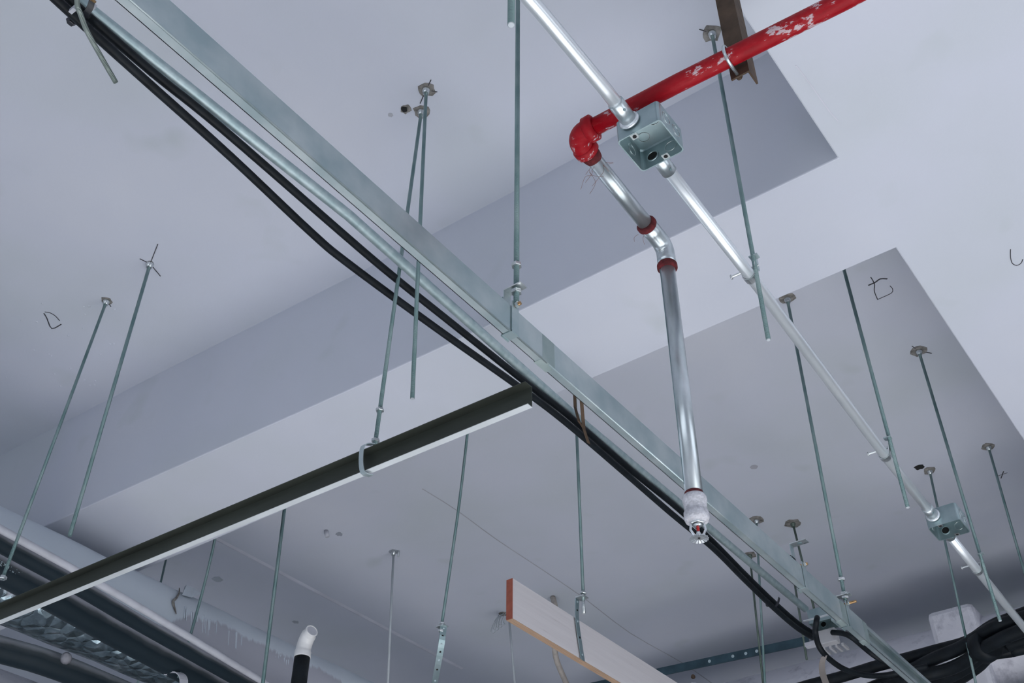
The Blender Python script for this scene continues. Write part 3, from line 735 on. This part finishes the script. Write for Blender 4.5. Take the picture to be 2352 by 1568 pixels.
df = MB(); n = 16
df.lathe(Vector((SPX, SPY, zd)), -Z, [(0, .0072), (.0009, .0072)], 32)
for k in range(n):
    a = 2*math.pi*k/n; wA = math.pi/n*.72; poly = []
    for rr_, aa in ((.0066, -wA), (.0132, -wA), (.0141, 0), (.0132, wA), (.0066, wA)):
        poly.append(Vector((SPX+rr_*math.cos(a+aa), SPY+rr_*math.sin(a+aa), zd-(.0016 if rr_ > .01 else 0))))
    df.prism(poly, (0, 0, -.0009))
df.build('deflector', M_CHROME, sp)
MB().cyl(Vector((SPX, SPY, zd-.0011)), Vector((SPX, SPY, zd-.0014)), .0019, 14).build('deflector_screw', M_HOLE, sp)

# rusty angle and U bolt
YA = YR+.030
an = thing('angle_iron', V(-.33, YA, 1.352), 'rusty brown angle iron hanging down behind the red pipe at the ceiling edge', 'angle iron')
L_ = .030
ztop = CAMZ+HB-.0005; zb = CAMZ+1.352; xr = -.318
MB().prism([Vector((xr-L_, YA, zb)), Vector((xr, YA, zb)), Vector((xr, YA+L_, zb)), Vector((xr-.003, YA+L_, zb)), Vector((xr-.003, YA+.003, zb)), Vector((xr-L_, YA+.003, zb))], (0, 0, ztop-zb)).build('angle_bar', M_RUST, an)
ub = thing('u_bolt', V(xr-.015, YR, HR-.02), 'grey U bolt wrapped around the red pipe on the angle iron', 'u-bolt')
UX = -.337; pts = []
yp = .7245*HR
for k in range(13):
    a = math.radians(180-180*k/12)   # arc on the near side of the pipe
    pts.append(Vector((UX, yp-(RR+.003)*math.sin(a), CAMZ+HR+(RR+.003)*math.cos(a))))
pts = [Vector((UX, YA+.008, pts[0].z))]+pts+[Vector((UX, YA+.008, pts[-1].z))]
MB().tube(pts, .0026, 10).build('bent_bolt', M_PIPEG, ub)
for z in (pts[0].z, pts[-1].z):
    MB().hexnut(Vector((UX, YA+.0065, z)), Y, .005, .005).build('nut', M_RUST, ub)

# ================================================================ SILVER PAINTED PIPE and BLACK TUBES above the channel
HP = 1.5
pp = [P(x, y, HP) for x, y in ((211, 27), (800, 494), (1345, 977), (1630, 1214), (1850, 1398))]
sp2 = thing('silver_painted_pipe', pp[0], 'dull silver grey pipe running parallel to the trunking, between it and the black tubes', 'pipe')
MB().tube([pp[0]+(pp[0]-pp[1])*1.2]+pp, .0108, 24).build('pipe', M_GPIPE, sp2)
def cable(name, px, h, r, label, cat, mat=M_BLACK, group=None, ext0=0.0, ext1=0.0, seg=16, n=5, hs=None):
    hs = hs or [h]*len(px)
    pts = [P(x, y, hh) for (x, y), hh in zip(px, hs)]
    if ext0: pts = [pts[0]+(pts[0]-pts[1]).normalized()*ext0]+pts
    if ext1: pts = pts+[pts[-1]+(pts[-1]-pts[-2]).normalized()*ext1]
    o = MB().tube(smooth(pts, n), r, seg).build(name, mat); return tag(o, label, cat, group)
cable('black_insulated_tube', [(128, -2), (204, 68), (341, 191), (530, 360), (715, 534), (800, 605), (1000, 752), (1192, 888), (1300, 970), (1440, 1090), (1540, 1177), (1636, 1257), (1706, 1327), (1771, 1390), (1826, 1438), (1866, 1464)], 1.45, .0078,
      'lower of the two sagging black tubes beside the silver grey pipe', 'tube', group='black tubes beside the silver pipe', ext0=.6)
cable('black_insulated_tube', [(160, 0), (204, 40), (350, 166), (511, 296), (780, 530), (900, 632), (1050, 752), (1215, 884), (1310, 958), (1450, 1080), (1560, 1170), (1642, 1248), (1712, 1319), (1777, 1382), (1832, 1430), (1872, 1456)], 1.478, .0078,
      'upper of the two black tubes, pressed against the silver grey pipe', 'tube', group='black tubes beside the silver pipe', ext0=.6)
# faint dashed print on the upper tube
for k in range(9):
    t = k/8; q = P(1088+76*t, 776+73*t, 1.489)
    tag_o = MB().box(q, (.0006, .004, .0010)).build('print_dash', M_TEXT, [o for o in C.objects if o.name.startswith('black_insulated_tube')][1])
# clip, bent rod at top left
tc = thing('cable_tie', P(195, 22, 1.46), 'black clip strapping the tubes and silver pipe together at the top left corner', 'cable tie')
cA = P(168, 8, 1.49); cB = P(201, 22, 1.49)
s_ = (P(211, 27, 1.5)-P(150, 10, 1.5)).normalized()
loopc = [P(212, -14, 1.485), P(210, 8, 1.475), P(203, 24, 1.470), P(190, 38, 1.468), P(176, 36, 1.470), P(160, 30, 1.475)]
MB().strip(smooth(loopc, 5), Y, .010, .003).build('band', M_CLAMPB, tc)
MB().hexnut(P(164, 49, 1.462), X, .008, .008).build('ratchet', M_CLAMPB, tc)
MB().tube([P(172, 40, 1.466), P(158, 52, 1.462)], .004, 8).build('tail', M_CLAMPB, tc)
br = thing('bent_hanger_rod', P(180, 22, 1.46), 'short bent rod sticking out under the black clip at the top left', 'rod')
MB().tube(smooth([P(176, -12, 1.425), P(178, 14, 1.425), P(184, 30, 1.422), P(200, 72, 1.42), P(232, 130, 1.415), P(266, 189, 1.41)], 5), .0040, 14).build('shaft', rod_mat('dull_rod_steel', (.17, .21, .19), (.25, .29, .27), .4), br)
MB().box(P(168, 22, 1.435), (.006, .003, .004)).build('plastic_wedge', M_PVCG, br)
MB().box(P(211, 14, 1.478), (.0045, .005, .004)).build('plastic_wedge', M_PVCG, br)
MB().cyl(P(206, -4, 1.44), P(219, 5, 1.435), .0022, 8).build('bolt', M_BRASS, br)
# bronze hangers near the crossing
hg = thing('pipe_hanger', P(1341, 975, 1.45), 'brown strap hanger holding the tubes and pipe just right of the channel end', 'hanger')
MB().strip([P(1333, 890, 1.50), P(1338, 950, 1.46), P(1341, 985, 1.452), P(1352, 1018, 1.44)], (.3, 1, 0), .010, .002).build('strap', M_RUST, hg)
MB().strip([P(1319, 885, 1.52), P(1321, 935, 1.49), P(1330, 968, 1.455), P(1341, 985, 1.452)], (.3, 1, 0), .008, .002).build('strap', M_RUST, hg)
# clip further down
cl = thing('cable_clip', P(1775, 1385, 1.46), 'small black clip on the black cable pair, above the long dark strip', 'cable clip')
MB().strip(smooth([P(1790, 1372, 1.455), P(1786, 1386, 1.452), P(1777, 1392, 1.452), P(1764, 1386, 1.458)], 4), Y, .010, .003).build('band', M_CLAMPB, cl)
MB().tube(smooth([P(1770, 1388, 1.452), P(1762, 1391, 1.45), P(1761, 1383, 1.45), P(1768, 1380, 1.455)], 4), .003, 8).build('loop', M_CLAMPB, cl)

# ================================================================ DARK STEEL CHANNEL (opens toward the viewer)
HCT, HCB = 1.0555, 1.0150
ya = 1.086*HCT
xe = -.769*HCT
xw = -2.9
ch = thing('steel_channel', V(xe, ya, HCB), 'dark steel C channel crossing from the left border up to the tubes, underside lip painted pale where lit', 'steel channel')
yw = 1.144   # web inner face
yn = yw-.020
def chan_x(px, py): return P(px, py, HCT).x
m = MB()
P0, P1 = Vector((xe, yw, 0)), Vector((-2.35, 1.054*HCT, 0))   # runs a touch out of square
d = (P1-P0).normalized(); ext = P0+d*2.3
def q(base, off, h): return Vector((base.x, base.y+off, CAMZ+h))
t_ = .0015
sec = [(-.017, HCT), (t_, HCT), (t_, HCB), (-.010, HCB), (-.010, HCB+t_), (0, HCB+t_), (0, HCT-t_), (-.017, HCT-t_)]
m.prism([q(P0, o, h) for o, h in sec], ext-P0)
m.build('channel', M_STUD, ch)
uf = MB().prism([q(P0, o, h) for o, h in ((-.0105, HCB-.0006), (t_+.0003, HCB-.0006), (t_+.0003, HCB+.0003), (-.0105, HCB+.0003))], ext-P0).build('lower_flange', M_PVCW if False else plain('lit_flange_pale', (.62, .66, .68), .45, .1), ch)  # lit underside painted pale, rest of the channel stays dark
# hook clip joining rod and channel
ck = MB().strip(smooth([V(B2b.x, B2b.y-.004, 1.075), V(B2b.x-.004, yn-.004, 1.064), V(B2b.x-.004, yn-.006, 1.035), V(B2b.x-.002, yn, 1.010), V(B2b.x+.004, yw-.006, 1.008)], 4), X, .010, .0016).build('channel_hook', M_GALV, R2b)

# ================================================================ WHITE PLANK
XP = -1.165*1.20
HPT, HPB = 1.20, 1.099
y0p = 1.573*HPT
pk = thing('white_plank', V(XP, y0p, HPB), 'whitewashed wooden plank with a red brown cut end, hanging at the bottom middle', 'plank')
MB().box(((XP-.009), (y0p+4.0)/2, CAMZ+(HPT+HPB)/2+.001), (.009, (4.0-y0p)/2, (HPT-HPB)/2)).build('board', M_PLANK, pk)
MB().box(((XP-.009), y0p-.0006, CAMZ+(HPT+HPB)/2+.001), (.009, .0007, (HPT-HPB)/2)).build('painted_end', M_PEND, pk)
MB().box(((XP-.009), (y0p+4.0)/2, CAMZ+HPB+.0005), (.0088, (4.0-y0p)/2, .0006)).build('ply_edge', M_PLY, pk)

# ================================================================ LEFT: PAINTED DUCT AND TUBES
DH, DR = 1.42, .14
DX = -1.74*DH-2.007*DR
dc = V(DX, 0, DH)
du = thing('insulated_duct', V(DX, 2.0, DH-DR), 'fat insulated air duct, white sprayed above and dark foil below, at the bottom left', 'duct')
m = MB(); seg = 40; rings = []
rnd = random.Random(5); ny = 120
for i in range(ny+1):
    y = -.6+8.0*i/ny
    ring = []
    for k in range(seg):
        a = 2*math.pi*k/seg
        rr_ = DR*(1+.012*math.sin(y*9+a*2)+.010*math.sin(y*23+a*5)+.006*rnd.random())
        ring.append(m.bm.verts.new(Vector((DX+rr_*math.cos(a), y, CAMZ+DH+rr_*math.sin(a)))))
    rings.append(ring)
for A, B in zip(rings, rings[1:]):
    for k in range(seg):
        f = m.bm.faces.new((A[k], A[(k+1) % seg], B[(k+1) % seg], B[k])); f.smooth = True
m.bm.faces.new(rings[0]); m.bm.faces.new(rings[-1])
body = m.build('insulation', M_DUCT, du, base=V(DX, 2.0, DH))
def duct_pt(px, py, lift=.002):
    """where the line of sight meets the duct shell"""
    d = ray(px, py); o = Vector((0, 0, CAMZ))
    a = d.x**2+d.z**2; b = 2*(d.x*(o.x-DX)+d.z*(o.z-(CAMZ+DH))); R = DR+lift; c = (o.x-DX)**2+(o.z-CAMZ-DH)**2-R*R
    disc = b*b-4*a*c
    t = (-b-math.sqrt(max(disc, 0)))/(2*a); return o+d*t
tear = [(412, 1350), (411, 1362), (404, 1374), (398, 1380), (399, 1390), (402, 1400), (405, 1410)]
m = MB(); tp = smooth([duct_pt(*p, .004) for p in tear], 4)
m.tube(tp, [.0012+.003*math.sin(math.pi*i/(len(tp)-1)) for i in range(len(tp))], 8); m.build('torn_seam', M_STAIN, body)
fl = MB(); fl.prism([duct_pt(*p, .006) for p in ((424, 1347), (429, 1342), (449, 1352), (462, 1362), (440, 1372), (418, 1366))], duct_pt(440, 1360, .006)-duct_pt(440, 1360, .009))
fl.build('torn_flap', plain('flap_white', (.60, .66, .72), .7), body)
# paint drips running down the shell
rnd = random.Random(21)
M_DRIP = plain('drip_white', (.58, .64, .70), .6)
dm = MB()
for k in range(30):
    x = rnd.choice([rnd.uniform(425, 485), rnd.uniform(425, 485), rnd.uniform(485, 590), rnd.uniform(600, 665)]); L = rnd.uniform(12, 38)
    y = 1398+(x-430)*.50+rnd.uniform(-6, 4)
    a, b = duct_pt(x, y, .0015), duct_pt(x-1.5, y+L, .0015)
    dm.tube([a, (a+b)/2, b], [.0022, .0016, .0011], 6)
dm.build('paint_drips', M_DRIP, body)['kind'] = 'stuff'

HT = 1.33
def tubepx(name, top, bot, mat, label, cat, h=HT, group=None, bump=0):
    """top/bottom outline pixel pairs -> centreline and radius"""
    pts = []; rs = []
    for (xa, ya_), (xb, yb_) in zip(top, bot):
        a = P(xa, ya_, h); b = P(xb, yb_, h); c_ = P((xa+xb)/2, (ya_+yb_)/2, h); pts.append(c_)
        dd = ray((xa+xb)/2, (ya_+yb_)/2); depth = h/dd.z
        sl = math.atan2(top[-1][1]-top[0][1], top[-1][0]-top[0][0])
        rs.append(abs(yb_-ya_)*math.cos(sl)/2/FPX*depth)
    r_ = sum(rs)/len(rs)
    pts = [pts[0]+(pts[0]-pts[1]).normalized()*.6]+pts+[pts[-1]+(pts[-1]-pts[-2]).normalized()*.4]
    sm = smooth(pts, 8)
    o = MB().tube(sm, [r_*(1+bump*math.sin(i*1.7)) for i in range(len(sm))], 26).build(name, mat)
    tag(o, label, cat, group); return o, r_
GT = 'long tubes lying along the foil duct'
tubepx('pale_pipe', [(0, 1205), (200, 1315), (400, 1432), (600, 1553)], [(0, 1223), (200, 1334), (400, 1452), (600, 1573)], M_PVCG, 'thin pale pipe on top of the black tubes along the painted duct', 'pipe', 1.285, GT)
tubepx('black_foam_tube', [(0, 1223), (200, 1334), (400, 1452), (520, 1524)], [(0, 1268), (180, 1366), (306, 1447), (421, 1507)], M_DUSTY_LIT, 'dusty black foam tube directly under the thin pale pipe', 'tube', 1.33, GT) if False else None
def tube_c(name, cpx_, r, mat, label, h, group=GT, cat='tube', e0=.6, e1=.35):
    pts = [P(x, y, h) for x, y in cpx_]
    pts = [pts[0]+(pts[0]-pts[1]).normalized()*e0]+pts+[pts[-1]+(pts[-1]-pts[-2]).normalized()*e1]
    return tag(MB().tube(smooth(pts, 8), r, 28).build(name, mat), label, cat, group)
tA = tube_c('black_foam_tube', [(0, 1248), (150, 1330), (300, 1419), (400, 1476), (530, 1550)], .0205, M_DUSTY_LIT, 'dusty black foam tube directly under the thin pale pipe', 1.27)
tB = tube_c('black_foam_tube', [(0, 1309), (117, 1371), (260, 1452), (400, 1527), (460, 1560)], .0352, M_DUSTY_LIT, 'thick black foam tube with upside down printing, middle of the black tubes', 1.265)
tC = tube_c('black_foam_tube', [(0, 1491), (80, 1513), (160, 1541), (230, 1570)], .0362, M_DUSTY_LIT, 'lowest black foam tube in the bottom left corner, a torn foam scrap on it', 1.25)
MB().lathe(P(152, 1510, 1.25), (P(152, 1510, 1.25)-P(152, 1560, 1.25)), [(-.01, .016), (.008, .014), (.018, .006)], 10).build('foam_scrap', plain('grey_foam_scrap', (.25, .25, .28), .9), tC)
# printing on tube B
fc = D.curves.new('tube_print', 'FONT'); fc.body = 'JK CLASS1-1"10x3/4"TH'; fc.size = .017; fc.space_character = 1.15; fc.align_x = 'LEFT'
fo = D.objects.new('tube_print_tmp', fc); C.objects.link(fo)
bpy.context.view_layer.update()
tm = D.meshes.new_from_object(fo.evaluated_get(bpy.context.evaluated_depsgraph_get()))
C.objects.unlink(fo); D.objects.remove(fo)
# map text: local x runs along the tube towards the viewer-left, wrapped on the shell
pa, pb = P(84, 1354, 1.265), P(0, 1309, 1.265)
taxis = (pb-pa).normalized(); R_ = .0352
eye = Vector((0, 0, CAMZ))
perp = (eye-pa); perp = (perp-taxis*perp.dot(taxis)).normalized()      # toward viewer
side = taxis.cross(perp).normalized()
if side.dot(up) > 0: side = -side                                        # letters' up direction points down in the view
tl = max(v.co.x for v in tm.vertices)
for v in tm.vertices:
    x_, y_ = v.co.x, v.co.y-.006
    ang = y_/R_ - .42
    p = pa+taxis*(x_*1.0)+(perp*math.cos(ang)+side*math.sin(ang))*(R_+.0002)
    v.co = p-tB.location
tm.materials.clear(); tm.materials.append(M_TEXT); tm.name = 'print'
to = D.objects.new('print', tm); C.objects.link(to); to.parent = tB

# second wrapped duct low in the corner
w2 = tag(MB().tube([V(-3.62, -.6, 1.30), V(-3.62, 3.2, 1.30)], .205, 40).build('wrapped_duct', wrap_mat('white_cracked_wrap', (.36, .37, .42), (.62, .63, .68), 0, .7, .25)), 'pale cracked wrapping of a duct filling the very bottom left corner', 'duct')

# white elbow on black pipe
HE = 1.24
eb = thing('white_pipe_elbow', P(694, 1568, HE-.06), 'white plastic elbow on a short black pipe in front of the painted duct', 'pipe elbow')
px_r = FPX/(HE/ray(695, 1520).z)
rE = 18.3/px_r
E0 = P(694.5, 1507, HE)
E1 = Vector((E0.x, E0.y, E0.z-.16))
MB().cyl(E0, E1, rE*.98, 26).build('black_pipe', M_BLACK, eb)
op = (P(724, 1478, HE)-P(703, 1487, HE))
tgt = Vector((.62, -.10, .35)).normalized()
pth = smooth([E0+Vector((0, 0, -.004)), E0+Vector((0, 0, .018)), E0+Vector((.006, -.001, .040)), E0+Vector((.022, -.006, .056)), E0+Vector((.036, -.010, .062))], 5)
MB().tube(pth, [rE*1.04]*5+[rE*.95]*(len(pth)-10)+[rE*.80]*5, 26).build('elbow', M_PVCW, eb)
ed = (pth[-1]-pth[-3]).normalized()
MB().ring(pth[-1], ed, rE*.74, .0022, 26).build('elbow_rim', M_PVCW, eb)
MB().cyl(pth[-1]+ed*.0002, pth[-1]+ed*.0008, rE*.66, 24).build('elbow_mouth', M_PVCG, eb)

# ================================================================ RIGHT BOTTOM: wrapped duct, cable bundle, box
DR2 = .15
dy = 2.281*1.62+2.49*DR2
d2 = thing('wrapped_duct', V(-.6, dy, 1.62-DR2), 'duct in white speckled insulation crossing the bottom right behind the black hoses', 'duct')
m = MB().tube([V(-2.45, dy, 1.62), V(1.5, dy, 1.62)], DR2, 40); m.build('insulation', M_WRAP, d2)
fa, fb = PY(2131, 1425, dy-.16), PY(2240, 1410, dy-.16)
ft = PY(2200, 1388, dy-.16)
MB().box(((fa.x+fb.x)/2, dy, CAMZ+1.60), ((fb.x-fa.x)/2, .165, abs(ft.z-CAMZ-1.60))).build('flange_cover', M_WRAP, d2, bevel=.02)
fd = thing('foil_duct', V(-.4, dy+.05, 1.2), 'crumpled foil covered duct in the bottom right corner under the black hoses', 'duct')
MB().tube([V(-.85, dy-.10, 1.345), V(1.2, dy-.10, 1.345)], .095, 30).build('foil_cover', M_FOIL, fd)
GB = 'black hoses bundled at the bottom right'
hb = 1.36
hz = [1.445, 1.40, 1.355, 1.40, 1.445]
hoses = [
 ([(1800, 1590), (1862, 1572), (1935, 1553), (2017, 1528), (2080, 1512), (2150, 1493), (2224, 1472), (2280, 1436), (2352, 1408)], .0185, 'topmost of the bundled black hoses, straight along its left part'),
 ([(2000, 1580), (2060, 1556), (2110, 1530), (2150, 1510), (2200, 1490), (2240, 1466), (2290, 1438), (2352, 1418)], .020, 'black hose rising in a curve just under the topmost hose of the bundle'),
 ([(1980, 1600), (2060, 1570), (2120, 1552), (2180, 1536), (2225, 1514), (2265, 1486), (2310, 1462), (2365, 1440)], .020, 'middle black hose of the bundle, passing over the taped spot'),
 ([(2040, 1610), (2100, 1585), (2160, 1562), (2215, 1535), (2262, 1500), (2310, 1482), (2365, 1462)], .021, 'second lowest black hose of the bundle'),
 ([(2060, 1640), (2140, 1590), (2200, 1560), (2245, 1530), (2275, 1502), (2320, 1494), (2370, 1482)], .021, 'lowest black hose of the bundle, bulging at the right border')]
for i, (px_, r_, lb) in enumerate(hoses):
    cable('black_hose', px_, hb, r_, lb, 'hose', group=GB, ext0=.5, ext1=.6, hs=[hz[i]]*len(px_))
tp = tag(MB().lathe(P(2250, 1492, 1.37), P(2285, 1470, 1.37)-P(2250, 1492, 1.37), [(0, .040), (.004, .047), (.045, .047), (.049, .040)], 24).build('tape_wrap', M_BLACK), 'black tape band holding the hose bundle together', 'tape', None)
cable('curved_black_cable', [(1877, 1418), (1875, 1428), (1873, 1452), (1882, 1485), (1905, 1513), (1943, 1538), (1994, 1551), (2040, 1549), (2090, 1538), (2130, 1530)], 1.30, .0085, 'black cable looping down from the small junction box into the hose bundle', 'cable', hs=[1.44, 1.42, 1.40, 1.36, 1.34, 1.33, 1.33, 1.34, 1.35, 1.36])
cable('curved_black_cable', [(1912, 1452), (1936, 1454), (1956, 1463), (1976, 1479), (1996, 1496), (2022, 1514), (2060, 1530)], 1.38, .0085, 'black cable arching out of the white trunking fitting behind the silver trunking', 'cable', hs=[1.44, 1.42, 1.40, 1.39, 1.38, 1.36, 1.35])
# junction box 3 at the end of the silver painted pipe
c3 = P(1885, 1412, 1.5)
jb = junction_box(Vector((c3.x, c3.y+.02, c3.z)), 'small junction box at the end of the silver grey pipe, behind the trunking', group=None)
MB().box((c3.x, c3.y-.0175-.03, c3.z-.028), (.040, .004, .0014)).build('rim_plate', M_COND, jb)
MB().box((c3.x+.055, c3.y+.02, c3.z-.004), (.020, .035, .030)).build('side_box', M_GPIPE, jb)
# white plastic fitting with prongs
wf = thing('white_trunking_fitting', P(1900, 1470, 1.43), 'white plastic block with prongs beside the looping black cable', 'plastic fitting')
q0 = P(1901, 1464, 1.44)
MB().box(q0, (.032, .016, .022)).build('block', plain('off_white_plastic', (.50, .50, .52), .5), wf, bevel=.002)
for k in range(4):
    MB().box(q0+Vector((-.022+.020*k, .034, -.026)), (.0035, .022, .004)).build('prong', D.materials['off_white_plastic'], wf)
MB().box(q0+Vector((-.055, .01, -.004)), (.022, .012, .006)).build('side_bar', M_PVCG, wf)
bs = tag(MB().strip(smooth([P(1893, 1506, 1.34), P(1888, 1525, 1.33), P(1890, 1548, 1.325), P(1902, 1580, 1.32)], 5), X, .020, .0015).build('brown_strap', M_TAPE), 'brown strap hanging below the looping black cable', 'strap')
# dark strut
s0_ = PY(1380, 1572, 3.56); s1_ = PY(1858, 1470, 3.56)
st = thing('flat_steel_strip', s0_, 'long dark blue steel strip with bolt holes crossing behind the two parallel rods', 'steel strip')
MB().strip([s0_+(s0_-s1_).normalized()*.2, s1_], Z, .032, .004).build('strip', M_STRUT, st)
for t in (.55, .66, .72, .77): MB().cyl(s0_.lerp(s1_, t)-Vector((0, .0022, 0)), s0_.lerp(s1_, t)-Vector((0, .0034, 0)), .006, 10).build('bolt_hole', M_TEXT, st)
# wire tangle at the slab and ribbed hose behind the plank
wt = thing('white_wire_coil', P(1152, 1410, HS), 'tangle of white painted wire hanging from the slab left of the plank', 'wire')
rnd = random.Random(2)
for k in range(4):
    a0_ = P(1158, 1408, HS); e = P(1128+k*6, 1448-k*5, 1.90); f_ = P(1142+k*5, 1425, 1.95)
    MB().tube(smooth([a0_, P(1140+k*3, 1420-k*2, 1.97), e, P(1136+k*8, 1452-k*6, 1.90), f_, a0_+Vector((.02*k-.03, 0, 0))], 6), .0015, 8).build('wire_loop', M_RODW, wt)
MB().lathe(P(1156, 1409, HS), -Z, [(0, .02), (.004, .015)], 12).build('mount', M_STAIN, wt)
cable('ribbed_hose', [(1270, 1372), (1276, 1400), (1272, 1440), (1274, 1490), (1280, 1520), (1296, 1558), (1310, 1590)], 1.9, .011, 'cream ribbed hose hanging behind the white plank', 'hose', mat=M_CREAM, hs=[1.995, 1.93, 1.86, 1.78, 1.74, 1.68, 1.62])
tag(MB().cyl(P(749, 1218, HS), P(752, 1233, 1.975), .008, 14).build('pipe_stub', M_PVCG), 'short pale pipe stub on the slab beside a shallow hole', 'pipe stub')
tg = thing('paper_cone', P(1592, 1556, 1.55), 'pale wrapped stub with a brown tip at the bottom border right of the plank', 'wrapped stub')
MB().lathe(P(1594, 1585, 1.5), (P(1592, 1552, 1.5)-P(1594, 1585, 1.5)), [(0, .03), (.02, .022), (.035, .008)], 14).build('wrapping', M_WRAP, tg)
MB().lathe(P(1592, 1554, 1.5), (P(1591, 1546, 1.5)-P(1592, 1554, 1.5)), [(0, .008), (.012, .005)], 10).build('tip', M_RUST, tg)
